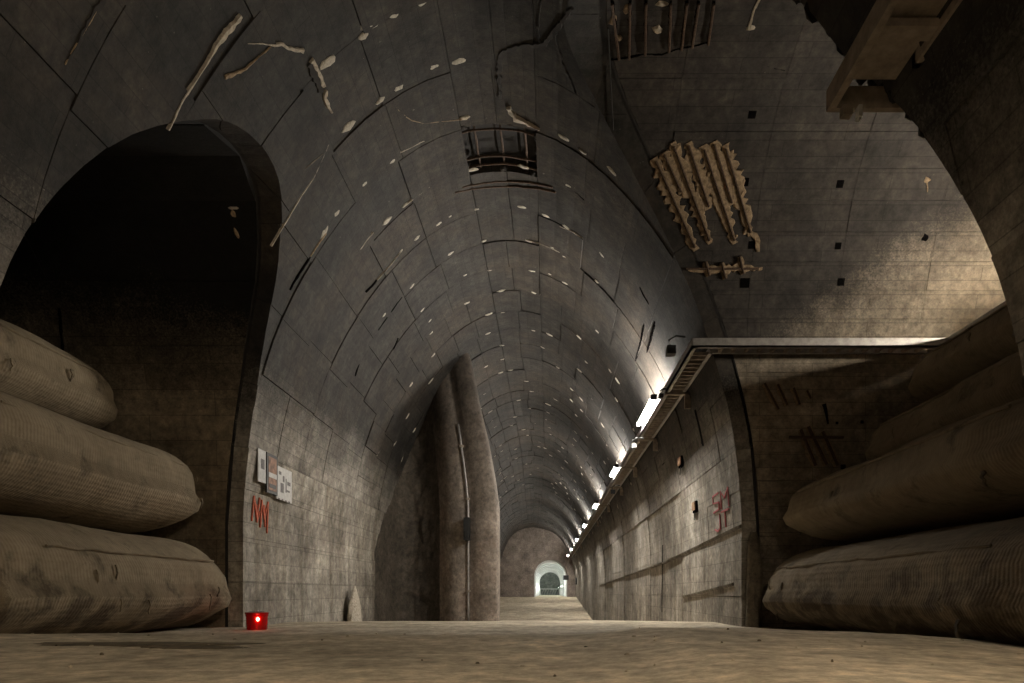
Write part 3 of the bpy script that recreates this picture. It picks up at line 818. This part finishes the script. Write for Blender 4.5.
for i, d in enumerate((6.25, 6.95, 7.65, 8.35, 9.0)):
    lamp(SU - 84, d, d + .15, 40, M_tube_far, 'lamp low on the left side inside the far bore, %s inwards' % ordn[i], group='lamps in the far bore', arm=False)
    lamp(SU + 80, d + .2, d + .35, 40, M_tube_far, 'lamp low on the right side inside the far bore, %s inwards' % ordn[i], group='lamps in the far bore', arm=False)

# black floodlight / camera boxes on brackets above the tray
def black_box(x, y, u, label, s=1.0):
    d = u / (x - VX); z = (VY - y) * d; c = P(u, d, z); r = empty('floodlight', c); tag(r, label, 'floodlight', 'black floodlights by the cable tray')
    mb = MB(); mb.box(P(u - 4 * s, d - .007 * s, z - 3.5 * s), P(u + 3.5 * s, d + .006 * s, z + 3.5 * s)); bd = mb.build('body', M_black, r)
    mb = MB(); mb.box(P(u - 3.4 * s, d + .006 * s, z - 2.8 * s), P(u + 2.8 * s, d + .008 * s, z + 2.8 * s)); mb.build('glass', M_steel, bd)
    mb = MB(); mb.bar([P(u, d, z + 3 * s), P(u - 2 * s, d, z + 9 * s), P(u + 4 * s, d, z + 13 * s), P(u + 12, d, z + 12 * s)], .012, 6); mb.build('bracket', M_black, r)
    return r
black_box(671, 351, 105, 'black floodlight above the tray corner beside the brightest vault patch')
black_box(661, 396, 112, 'small black floodlight at the upper end of the first lamp', .55)
black_box(634, 446, 108, 'black floodlight between the first and second lamps', .8)
black_box(613, 492, 108, 'black floodlight between the second and third lamps', .9)
# white signal heads with dark boxes at the far end
for i, (x, y, col_m, lb) in enumerate(((566, 578, M_black, 'dark loudspeaker hanging at the end of the tray before the small bore'), (577, 581, M_black, 'narrow black box on the right wall before the small bore'))):
    d = (5.2, 5.62)[i]; u, z = ray(x, y, d); r = empty('equipment_box', P(u, d, z - 8)); tag(r, lb, 'box')
    mb = MB(); mb.box(P(u - (14 if i == 0 else 8), d, z - (10 if i == 0 else 20)), P(u + (14 if i == 0 else 8), d + .03, z + (14 if i == 0 else 20))); mb.build('body', M_black, r)
    mb = MB(); mb.bar([P(u, d + .01, z + 12), P(u + 4, d + .01, z + 60), P(118, d + .01, TZ + 1)] if i == 0 else [P(u + 6, d + .01, z), P(166, d + .01, z)], .03, 5); mb.build('hanger', M_steel_d, r)

# cables drooping off the tray end on the right wall
for i, (a, b) in enumerate((((705, 417), (702, 444)), ((709, 410), (711, 446)))):
    mb = MB(); d = 158 / (706 - VX) * .985; pts = []
    for k in range(8):
        x, y = lerp(a[0], b[0], k / 7), lerp(a[1], b[1], k / 7); u, z = ray(x, y, d); hw = UC + half_at(z) - 2.5
        pts.append(P(min(u, hw), d, z))
    o = mb; o.bar(pts, .014, 6); q = o.build('hanging_cable', M_black, None, origin=pts[-1])
    tag(q, ['shorter black cable end dangling on the right wall above the rusty plate', 'longer black cable end dangling on the right wall nearer the pier'][i], 'cable')

# ------------------------------------------------------------------ wall plates, graffiti, posters
WU = 164 - 1.2
def wall_u(z, side): return UC + side * (half_at(z) - .75)
def on_wall_r(x, y): d = WU / (x - VX); return P(WU, d, (VY - y) * d), d
for i, (x, y, lb) in enumerate(((690, 462, 'upper small rusty square plate on the lit right wall'), (697, 507, 'lower small rusty square plate on the lit right wall'))):
    p, d = on_wall_r(x, y); dd, z = d, (VY - y) * d; u = wall_u(z + 6, 1) + .4
    r = empty('wall_plate', p); tag(r, lb, 'wall plate')
    mb = MB(); mb.box(P(u - 1.5, dd - .012, z - 6), P(u + 1.5, dd + .012, z + 6)); mb.build('back_box', M_hole, r)
    mb = MB(); mb.box(P(u - 2.6, dd - .008, z - 3.5), P(u - 1.4, dd + .011, z + 5.2)); mb.build('cover', plain('rust_plate_%d' % i, (.30, .17, .09), .8, var=.4), r)
    mb = MB(); mb.bar([P(u - .6, dd, z - 6), P(u - .6, dd + .006, z - 14)], .008, 5); mb.build('wire_stub', M_black, r)
def strokes(name, lines, mp, wdt, mat, parent, side):
    for ln in lines:
        mb = MB()
        for (a, b) in zip(ln, ln[1:]):
            p, q = mp(*a), mp(*b); t = (q - p).normalized(); nn_ = Vector((-side, 0, 0)); bb = nn_.cross(t).normalized() * wdt
            t = t * wdt * .5
            v4 = [p - bb - t, p + bb - t, q + bb + t, q - bb + t]
            mb.add([x + nn_ * .004 for x in v4] + [x - nn_ * .01 for x in v4], [(0, 1, 2, 3), (7, 6, 5, 4), (0, 4, 5, 1), (1, 5, 6, 2), (2, 6, 7, 3), (3, 7, 4, 0)])
        mb.build(name, mat, parent)
# right wall: S M over J T, red spray paint (letter cells in the plane of the wall)
def mpr(x, y):
    d0 = WU / (714 - VX); d1 = WU / (729.5 - VX); d = lerp(d0, d1, x)
    z = lerp(60, 94, y); return P(wall_u(z, 1), d, z)
S_ = lambda x0, y0, w_, h_: [[(x0 + w_, y0 + h_), (x0, y0 + h_ * .95), (x0, y0 + h_ * .55), (x0 + w_, y0 + h_ * .45), (x0 + w_, y0 + h_ * .05), (x0, y0)]]
M_ = lambda x0, y0, w_, h_: [[(x0, y0), (x0, y0 + h_), (x0 + w_ * .5, y0 + h_ * .55), (x0 + w_, y0 + h_), (x0 + w_, y0)]]
J_ = lambda x0, y0, w_, h_: [[(x0 + w_, y0 + h_), (x0 + w_, y0 + h_ * .15), (x0 + w_ * .5, y0), (x0, y0 + h_ * .15)]]
T_ = lambda x0, y0, w_, h_: [[(x0, y0 + h_), (x0 + w_, y0 + h_)], [(x0 + w_ * .5, y0 + h_), (x0 + w_ * .5, y0)]]
strokes('graffiti_letter', S_(0, .52, .38, .48), mpr, .011, M_red, wall_right, 1)
strokes('graffiti_letter', M_(.52, .52, .46, .48), mpr, .011, M_red, wall_right, 1)
strokes('graffiti_letter', J_(.05, -.05, .34, .45), mpr, .011, M_red, wall_right, 1)
strokes('graffiti_letter', T_(.5, .0, .46, .44), mpr, .011, M_red, wall_right, 1)
WL = -254 + 1.2
def mpl(x, y):
    d0 = WL / (252.5 - VX); d1 = WL / (269 - VX); d = lerp(d0, d1, x)
    z = lerp(56, 82, y); return P(wall_u(z, -1), d, z)
strokes('graffiti_letter', [[(0, .2), (.05, 1), (.28, .3), (.38, 1.0)], [(.2, .75), (.3, .2), (.42, .55)]], mpl, .013, M_orange, wall_left, -1)
strokes('graffiti_letter', [[(.5, .05), (.52, .95), (.72, .35), (.9, .95), (.92, -.1)], [(.66, .8), (.8, .1)]], mpl, .013, M_orange, wall_left, -1)
def poster(x0, x1, ytl, ybl, mat, name, label):
    dA, dB = WL / (x0 - VX), WL / (x1 - VX); z1 = (VY - ytl) * dA; z0 = (VY - ybl) * dA
    r = empty(name, P(WL, (dA + dB) / 2, z0)); tag(r, label, 'poster')
    return r, dA, dB, z0, z1
def pbox(r, nm, m, dA, dB, z0, z1, h0, h1, zt=None):
    ub = wall_u(zt if zt is not None else z1, -1) - .6
    mb = MB(); mb.box(P(ub + h0, dA, z0), P(ub + h1, dB, z1)); return mb.build(nm, m, r)
M_frame = plain('black_frame', (.02, .018, .016), .5)
r, a, b, z0, z1 = poster(252.5, 260.2, 448, 481, M_paper, 'paper_notice', 'pale narrow paper notice nearest the gallery edge on the left wall')
sh = pbox(r, 'sheet', M_paper, a, b, z0, z1, 0, .8); pbox(sh, 'printed_block', M_ink, lerp(a, b, .35), lerp(a, b, .8), lerp(z0, z1, .42), lerp(z0, z1, .72), .7, 1.0, z1)
r, a, b, z0, z1 = poster(260.6, 271.5, 452, 492, M_frame, 'framed_photo', 'dark framed brown photograph between the two paper notices')
fr = pbox(r, 'frame', M_frame, a, b, z0, z1, 0, 1.5)
pr = pbox(r, 'print', M_photo, lerp(a, b, .14), lerp(a, b, .86), lerp(z0, z1, .08), lerp(z0, z1, .92), 1.4, 1.8, z1)
pbox(pr, 'white_band', M_paper, lerp(a, b, .14), lerp(a, b, .86), lerp(z0, z1, .40), lerp(z0, z1, .52), 1.7, 2.0, z1)
pbox(pr, 'dark_band', M_frame, lerp(a, b, .2), lerp(a, b, .8), lerp(z0, z1, .14), lerp(z0, z1, .24), 1.7, 2.0, z1)
r, a, b, z0, z1 = poster(272, 287.5, 465, 497, M_paper, 'map_notice', 'wide white printed sheet right of the framed photograph')
sh = pbox(r, 'sheet', M_paper, a, b, z0, z1, 0, .8)
for q, (x0, x1, y0, y1) in enumerate(((.25, .45, .2, .5), (.58, .64, .25, .7), (.7, .9, .5, .62), (.15, .3, .75, .85), (.66, .85, .28, .34), (.4, .5, .55, .75))):
    pbox(sh, 'printed_block', M_ink, lerp(a, b, x0), lerp(a, b, x1), lerp(z0, z1, y0), lerp(z0, z1, y1), .7, .95, z1)
for q in range(9): pbox(sh, 'fringe_strip', M_ink if q % 2 else M_paper, lerp(a, b, q / 9), lerp(a, b, (q + .9) / 9), z0 - 1.4, z0, .1, .8, z1)

# ledges and grooves on the right wall
def ledge(x0, y0, x1, y1, h, m, nm='wall_ledge'):
    d0, d1 = 163 / (x0 - VX), 163 / (x1 - VX); za, zb = (VY - y0) * d0, (VY - y1) * d1
    v = []
    for d, z in ((d0, za), (d1, zb)):
        w_ = wall_u(z, 1); v += [P(w_ + 4, d, z - h), P(w_ - .2, d, z - h), P(w_ - 1.2, d, z), P(w_ + 4, d, z + h * .6)]
    mk(nm, v, [(0, 1, 5, 4), (1, 2, 6, 5), (2, 3, 7, 6), (3, 0, 4, 7), (0, 3, 2, 1), (4, 5, 6, 7)], m, wall_right)
ledge(740, 525, 664, 562, 2.5, M_wall); ledge(733, 583, 683, 596, 2.5, M_wall); ledge(663, 562, 600, 585, 2.2, M_wall)
# crack strips on the right wall
def crackw(pts, wd):
    mb = MB(); pp = []
    for x, y in pts: d = 163.2 / (x - VX); pp.append(P(wall_u((VY - y) * d, 1) + 1.35, d, (VY - y) * d))
    mb.bar(pp, wd * .7, 4); mb.build('crack', M_hole, wall_right)
crackw([(730, 470), (731, 500), (733, 530), (732, 560)], .012); crackw([(672, 465), (690, 445), (706, 430)], .012); crackw([(662, 545), (661, 600), (661, 612)], .012)

# ------------------------------------------------------------------ broken block at the crown: side faces, rebar
hb = ring_d(3), ring_d(4)
for i in range(3):
    mb = MB(); d = lerp(hb[0], hb[1], (.15, .72, .9)[i])
    mb.bar([P(lerp(-76, -6, k / 8), d + .002 * nz(k, i, 0), top_at(lerp(-76, -6, k / 8)) + 3 + 1.2 * nz(k * .6, i, 3)) for k in range(9)], .014, 6)
    mb.build('rebar', M_rust, ceiling)
for i in range(3):
    mb = MB(); u = (-62, -40, -19)[i]
    mb.bar([P(u + 1.2 * nz(k * .5, i, 8), lerp(hb[0], hb[1], k / 5), top_at(u) + 5) for k in range(6)], .014, 6); mb.build('rebar', M_rust, ceiling)
rng = random.Random(21)
for i in range(10):     # ragged break around the hole
    t = rng.random(); u = rng.choice([-73, -9]) if i < 5 else lerp(-73, -9, t); d = lerp(hb[0], hb[1], t) if i < 5 else rng.choice(hb)
    blob('broken_edge', P(u, d, top_at(u) + 3), vault_normal(u, d, 300), Vector((rng.uniform(-1, 1), rng.uniform(-1, 1), 0)), rng.uniform(3, 6) * K, rng.uniform(2, 4) * K, 3.4 * K, M_vault, ceiling, 300 + i)
# exposed transverse bars just beyond the hole
for y0, xa, xb in ((181, 462, 553), (186, 455, 556)):
    mb = MB(); pp = []
    for k in range(14):
        p, n_, d = surf(lerp(xa, xb, k / 13), y0 + 6 * ((k - 6.5) / 6.5) ** 2 + .8 * nz(k * .7, y0, 1), 'v'); pp.append(p + n_ * .004)
    mb.bar(pp, .016, 6); mb.build('rebar', M_rust, ceiling)
# dark broken gash up from the hole to the groin
for pts, wd in (([(500, 98), (499, 70), (502, 52), (520, 46), (545, 44), (556, 30), (572, 8)], 9), ([(553, 30), (562, 62), (575, 92)], 7), ([(541, 0), (538, 28), (540, 44)], 4)):
    ribbon('fracture', pts, [wd * .3, wd * .6] + [wd * .5] * (len(pts) - 3) + [wd * .4], 'v', M_joint, ceiling, .01, 5, rough=.6)

rng = random.Random(31)
for i in range(48):
    t = rng.random(); j = rng.randrange(len(gal_R) - 22, len(gal_R) - 2); (da, za), (db, zb) = gal_R[j], gal_R[j + 1]
    d, z = lerp(da, db, t), lerp(za, zb, t); u = UC + half_at(z)
    blob('broken_edge', P(u + 5, d + rng.uniform(-.004, .002), z), Vector((-.3, 1, .3)), Vector((.4, 0, 1)), rng.uniform(3, 8) * K, rng.uniform(3, 5) * K, rng.uniform(.8, 2.2) * K, M_vault, ceiling, 400 + i)
# ------------------------------------------------------------------ grout patches on the ring joints
rings = {
1: [(364,36),(371,25),(394,15),(422,2),(328,63)],
2: [(348,127),(381,100),(398,88),(434,66),(459,61)],
3: [(433,133),(392,161),(364,184),(337,213),(324,233),(465,118),(564,138),(583,152),(612,171)],
4: [(387,221),(405,205),(444,178),(472,170),(523,167),(544,173),(568,185),(606,216)],
5: [(401,251),(417,238),(438,224),(450,216),(477,209),(522,207),(546,216),(566,227),(602,255)],
6: [(451,253),(412,286),(484,241),(529,241),(552,247),(564,256),(597,282),(384,315)],
7: [(465,275),(422,310),(490,270),(532,271),(550,274),(565,283),(596,308),(430,320)],
8: [(467,303),(501,291),(534,293),(544,296),(568,308),(597,331),(431,333)]}
gi = 0
for k, pts in rings.items():
    for x, y in pts:
        p, n_, d = surf(x, y, 'v'); gi += 1; rng = random.Random(gi)
        sz = (5.6, 5.4, 5.0, 4.2, 3.9, 3.8, 3.8, 3.7)[k - 1] * rng.uniform(.75, 1.25)
        tang = n_.cross(Vector((0, 1, 0)))
        blob('grout_patch', p, n_, tang + Vector((0, .35 * rng.uniform(-1, 1), 0)), sz * K * 1.1, sz * .55 * K, .8 * K, M_grout, ceiling, gi)
for k in range(9, 34):
    rng = random.Random(900 + k); d = ring_d(k); n_p = 9 if k < 24 else 6
    for i in range(n_p):
        s = lerp(SL + 60, SR - 60, (i + rng.random()) / n_p); (u, z), (nx, nzz) = at_arc(s), nrm_arc(s)
        blob('grout_patch', P(u + far_shift(u, d), d + rng.uniform(-.004, .004), z), Vector((-nx, 0, -nzz)), Vector((nzz, .1, -nx)), rng.uniform(3.5, 7) * K, rng.uniform(1.2, 2.6) * K, 1.0 * K, M_grout, ceiling, 5000 + k * 20 + i, 7)
# thin lime lines along some ring joints
for pts in ([(429, 186), (415, 197), (405, 205)], [(373, 232), (366, 240), (360, 249)], [(424, 140), (412, 146), (400, 152)], [(377, 280), (390, 265), (401, 251)], [(560, 226), (572, 231), (583, 238)], [(527, 240), (545, 245), (560, 252)]):
    ribbon('lime_line', pts, [1.2] * len(pts), 'v', M_lime, ceiling, .006, 8)
# lime runs on the left vault
ribbon('lime_run', [(168, 130), (182, 100), (196, 79), (207, 62), (216, 46), (224, 36), (232, 27), (241, 16)], [1.6, 2.2, 1.0, 1.8, 2.6, 4, 4.8, 2.5], 'v', M_lime, ceiling, .008, 1)
ribbon('lime_run', [(271, 246), (287, 219), (301, 195), (313, 178), (320, 163), (328, 144)], [1.0, 1.8, 2.0, 1.4, 1.0, .6], 'v', M_lime, ceiling, .006, 2)
ribbon('lime_run', [(304, 168), (314, 160), (322, 153)], [1.0, 1.0, .6], 'v', M_lime, ceiling, .012, 3)
ribbon('lime_run', [(247, 43), (262, 43), (274, 45), (281, 44), (288, 48), (303, 51)], [.6, .8, 1.4, 3, 2.6, 2.8], 'v', M_lime, ceiling, .008, 4)
ribbon('lime_run', [(224, 77), (236, 72), (245, 68), (258, 56), (270, 46)], [2.5, 3.2, 2, .8, .8], 'v', M_tan, ceiling, .015, 5)
ribbon('lime_run', [(311, 60), (317, 70), (321, 80), (323, 86)], [4, 3, 4, 3], 'v', M_lime, ceiling, .02, 6)
ribbon('lime_run', [(326, 90), (324, 98), (328, 106), (331, 112)], [3, 4, 3, 2], 'v', M_lime, ceiling, .02, 7)
ribbon('broken_groove', [(309, 64), (316, 78), (322, 92)], [6, 9, 6], 'v', M_joint, ceiling, .006, 9)
ribbon('broken_groove', [(66, 62), (78, 42), (90, 18), (104, -4)], [1.6, 3, 4, 5], 'v', M_joint, ceiling, .008, 10)
ribbon('lime_run', [(64, 64), (72, 50), (82, 34), (98, 6)], [.6, .9, .7, .6], 'v', M_tan, ceiling, .006, 11)
ribbon('lime_run', [(394, 105), (400, 113), (412, 120), (424, 123), (440, 121), (462, 119)], [1.4, 2.2, 1.2, .8, 1.0, 1.6], 'v', M_tan, ceiling, .006, 12)
ribbon('lime_run', [(508, 107), (516, 118), (526, 122), (540, 129)], [6, 8, 4, 2.5], 'v', M_lime, ceiling, .03, 13)
ribbon('lime_run', [(325, 233), (318, 243), (310, 256)], [2, 1.6, .8], 'v', M_tan, ceiling, .012, 14)
ribbon('crack', [(310, 257), (303, 268), (294, 282), (290, 290)], [1.5, 2.4, 2, 1.2], 'v', M_hole, ceiling, .004, 15)
for i, pts in enumerate(([(366, 292), (372, 286), (377, 280)], [(391, 312), (397, 303), (402, 297)], [(378, 330), (383, 323), (387, 317)], [(393, 350), (396, 344), (398, 338)], [(640, 287), (644, 296), (649, 304)], [(644, 325), (640, 345), (635, 362)], [(655, 322), (651, 338), (647, 352)], [(574, 190), (584, 199), (592, 205)], [(355, 376), (357, 370), (359, 364)])):
    ribbon('crack', pts, [2.2, 3.0, 1.6], 'v', M_hole, ceiling, .003, 40 + i)

# ------------------------------------------------------------------ right gallery: spalls, rebar, tie holes
def rebar_on(a, b, where, parent, r=.013, lift=.03, n=6):
    mb = MB(); pp = []
    for k in range(n + 1):
        p, nn_, d = surf(lerp(a[0], b[0], k / n), lerp(a[1], b[1], k / n), where); pp.append(p + nn_ * lift)
    mb.bar(pp, r, 6); mb.build('rebar', M_rust, parent)
bars = [((656,161),(694.6,248)),((664,154),(681,192)),((673.5,146),(709,241)),((688.5,145),(708.5,207)),((704,149),(734,241)),((714,144),(731.5,203)),((725.5,148),(750,233))]
for i, (a, b) in enumerate(bars):
    m = [(lerp(a[0], b[0], t), lerp(a[1], b[1], t)) for t in (-.04, .2, .4, .6, .8, 1.03)]
    rng = random.Random(60 + i)
    ribbon('spalled_strip', m, [8, 16, 15, 13, 11, 7] if b[1] > 210 else [9, 16, 16, 15, 13, 8], 'r', M_tan, gal_right, .012, 70 + i, rough=.5)
    rebar_on(a, b, 'r', gal_right)
    for q in range(5):
        t = rng.random(); p, nn_, d = surf(lerp(a[0], b[0], t) + rng.choice([-3.4, 3.4]), lerp(a[1], b[1], t), 'r')
        blob('spalled_lump', p, nn_, Vector((.4, 0, 1)), rng.uniform(1.5, 4) * K, rng.uniform(1, 2.6) * K, rng.uniform(.8, 2) * K, M_tan, gal_right, 800 + i * 9 + q, 7)
ribbon('spalled_strip', [(688, 270), (705, 270), (720, 269), (740, 268), (762, 269)], [3, 5, 8, 8, 3], 'r', M_tan, gal_right, .02, 90, rough=.6)
rebar_on((686, 269), (758, 269), 'r', gal_right)
for a, b in (((705, 262), (709, 276)), ((721, 263), (725, 279)), ((739, 257), (743, 274))):
    ribbon('spalled_strip', [a, ((a[0]+b[0])/2, (a[1]+b[1])/2), b], [5, 8, 5], 'r', M_tan, gal_right, .024, 91 + int(a[0]), rough=.5); rebar_on(a, b, 'r', gal_right, n=2, lift=.035)
ribbon('spalled_strip', [(750, 232), (757, 238), (758, 252)], [5, 6, 4], 'r', M_tan, gal_right, .025, 99, rough=.4)
# crown spall with dark slots
for i, (a, b) in enumerate((((612,0),(619,57)),((630,0),(629,57)),((646,0),(645,53)),((671,0),(669,49)),((687,0),(681.5,47)),((699,0),(692,45)),((714,0),(708,42)))):
    ribbon('slot', [a, ((a[0]+b[0])/2, (a[1]+b[1])/2), b], [2.6, 3.0, 2.0], 'r', M_hole, gal_right, .012, 120 + i); rebar_on(a, b, 'r', gal_right, n=3, lift=.04)
ribbon('slot', [(611, 59), (628, 57), (645, 53), (662, 54), (675, 49), (695, 45), (710, 41)], [1.5, 2.2, 1.6, 1.8, 1.6, 1.6, 1], 'r', M_hole, gal_right, .012, 130)
for i, (x, y, rx, ry) in enumerate(((662, 3, 7, 4), (657, 29, 6, 5), (613, 20, 4, 8), (626, 8, 3, 7), (619, 38, 4, 3), (750, 27, 5, 3))):
    p, nn_, d = surf(x, y, 'r'); blob('lime_lump', p, nn_, Vector((1, 0, .1)), rx * .68 * K, ry * .68 * K, 1.6 * K, M_lime if i not in (2, 3, 4) else M_tan, gal_right, 140 + i)
ribbon('lime_run', [(760, -2), (754, 8), (749, 26)], [2, 1.8, 2.4], 'r', M_lime, gal_right, .02, 141)
ribbon('crack', [(715, 50), (722, 58), (736, 60), (752, 64), (765, 66), (785, 70)], [1, 2, 1.2, 2, 1.4, .6], 'r', M_hole, gal_right, .003, 142)
mb = MB(); pp = []
for k in range(10):
    p, nn_, d = surf(lerp(608, 613, k / 9), lerp(26, 129, k / 9), 'r'); pp.append(p + nn_ * .03)
mb.bar(pp, .008, 5); tag(mb.build('hanging_wire', M_black, None, origin=pp[-1]), 'thin black wire running down the right gallery ceiling beside the vault groin', 'wire')
for i, (x, y, s) in enumerate(((752,115,3.6),(745,182,3.6),(745,283,4.6),(752,245,3.6),(840,184,3.4),(838,246,3.2),(841,282,3.6),(925,238,3.8),(757,65,3.0),(837,423,1.4),(862,422,1.6),(868,471,1.8),(843,467,2.6))):
    p, nn_, d = surf(x, y, 'r'); t = Vector((1, 0, 0)); b_ = nn_.cross(t).normalized(); s2 = s * .8 * K
    if i == 7: blob('tie_hole', p, nn_, t, s2 * 1.1, s2 * 1.1, .25 * K, M_hole, gal_right, 9, 10); continue
    v = []
    for h in (.004, -.02):
        for a_, c_ in ((-1, -1), (1, -1), (1, 1), (-1, 1)): v.append(p + t * a_ * s2 + b_ * c_ * s2 + nn_ * h)
    mk('tie_hole', v, [(0, 1, 2, 3), (7, 6, 5, 4), (0, 4, 5, 1), (1, 5, 6, 2), (2, 6, 7, 3), (3, 7, 4, 0)], M_hole, gal_right)
p, nn_, d = surf(927, 180, 'r'); blob('lime_lump', p, nn_, Vector((1, 0, 0)), 3 * K, 2.4 * K, 1.2 * K, M_tan, gal_right, 77)
ribbon('lime_run', [(927, 182), (927, 192)], [1.6, .8], 'r', M_tan, gal_right, .01, 78)
# lower wall spalls
for i, (a, b) in enumerate((((764,384),(778,410)),((777,385),(786.6,405.7)),((793,388.5),(799,405)),((806,391),(810,399)))):
    ribbon('spalled_strip', [a, ((a[0]+b[0])/2, (a[1]+b[1])/2), b], [5, 7, 5] if i < 3 else [2, 3, 2], 'r', M_tan, gal_right, .016, 150 + i, rough=.4); rebar_on(a, b, 'r', gal_right, n=3)
for i, (a, b) in enumerate((((800,430),(815,466)),((807.6,427),(826,465)),((822,432),(837,466)))):
    ribbon('spalled_strip', [a, ((a[0]+b[0])/2, (a[1]+b[1])/2), b], [6, 9, 8], 'r', M_tan, gal_right, .012, 160 + i, rough=.3); rebar_on(a, b, 'r', gal_right, n=3, r=.018, lift=.026)
rebar_on((788, 438), (842, 438), 'r', gal_right, r=.018, lift=.04)
ribbon('slot', [(824, 404), (826, 412), (828, 424)], [5, 3.5, 1.5], 'r', M_hole, gal_right, .006, 170, rough=.1)

# marks inside the left gallery
for i, (x, y, rx, ry, m) in enumerate(((234, 215, 4, 7, M_tan), (236, 232, 2.2, 7, M_tan), (236, 323, 7, 8, M_gal_l), (236, 352, 3, 3, M_gal_l), (95, 223, 7, 5, M_gal_l), (233, 208, 5, 2, M_lime))):
    p, nn_, d = surf(x, y, 'l'); blob('lime_lump', p, nn_, Vector((1, 0, 0)), rx * .8 * K, ry * .8 * K, .7 * K, m, gal_left, 180 + i)
ribbon('crack', [(59, 308), (62, 340), (66, 385)], [2, 3, 3], 'l', M_hole, gal_left, .004, 190)

# ------------------------------------------------------------------ broken concrete at the pier foot, lime pile, lantern
def rubble(name, u, d, z0, z1, wu, wd, mat, label, cat, seed, taper=.55):
    V = []; n = 14; L = 9
    for l in range(L + 1):
        t = l / L; s = (1 - t ** 1.6 * (1 - taper)) * (1 if l < L else .55)
        for k in range(n):
            a = 2 * math.pi * k / n; j = 1 + .28 * nz(math.cos(a) * 1.4, math.sin(a) * 1.4, t * 2.5 + seed) + .1 * nz(a * 3, t * 9, seed)
            V.append(P(u + wu * math.cos(a) * s * j, d + wd * math.sin(a) * s * j / 700, lerp(z0, z1, t) + (2 * nz(a, seed, 4) if l == L else 0)))
    F = []
    for l in range(L):
        for k in range(n): F.append((l * n + k, l * n + (k + 1) % n, (l + 1) * n + (k + 1) % n, (l + 1) * n + k))
    F += [tuple(range(n))[::-1], tuple(L * n + k for k in range(n))]
    return tag(mk(name, V, F, mat, None, origin=P(u, d, z0)), label, cat)
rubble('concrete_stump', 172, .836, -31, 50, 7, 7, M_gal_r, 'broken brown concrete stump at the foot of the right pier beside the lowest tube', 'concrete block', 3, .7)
rubble('lime_pile', -244, 1.262, -37, 8, 8, 20, M_lime, 'pale pointed lime crust standing against the left wall base', 'lime crust', 5, .12)

LU, LD = (257 - VX) * .775, .775
LZ = floor_z(LU, LD)
r = empty('grave_lantern', P(LU, LD, LZ)); tag(r, 'small red glass candle lantern glowing on the floor by the left gallery corner', 'lantern')
m, nt, b = newmat('red_glass'); b.inputs['Base Color'].default_value = (.45, .004, .004, 1); b.inputs['Roughness'].default_value = .12; b.inputs['Transmission Weight'].default_value = .35
M_redglass = m
def lathe(pr, n=20):
    V = []; F = []
    for rr_, zz in pr:
        for k in range(n): a = 2 * math.pi * k / n; V.append(P(LU + rr_ * math.cos(a) * (1 + .04 * math.cos(a * 5)), LD + rr_ * math.sin(a) / 700, LZ + zz))
    for i in range(len(pr) - 1):
        for k in range(n): F.append((i * n + k, i * n + (k + 1) % n, (i + 1) * n + (k + 1) % n, (i + 1) * n + k))
    F += [tuple(range(n))[::-1], tuple((len(pr) - 1) * n + k for k in range(n))]
    return V, F
V, F = lathe([(7.0, 0), (7.6, 1), (7.8, 5), (7.9, 10), (8.2, 11), (8.4, 12.5)]); mk('glass_cup', V, F, M_redglass, r, smooth=True)
V, F = lathe([(8.5, 12.4), (8.8, 12.8), (8.6, 13.6), (5, 14.4)]); mk('rim', V, F, M_redglass, r)
mb = MB(); c = P(LU + 3.8, LD - 7.6 / 700, LZ + 8.6); mb.bar([c + Vector((0, -.0, -.022)), c, c + Vector((0, 0, .022))], [.008, .022, .008], 8); mb.build('glowing_window', M_flame, r, smooth=True)
V, F = lathe([(1.2, 13.9), (1.5, 14.2), (1.2, 15.4)], 10); mk('knob', V, F, M_steel, r)
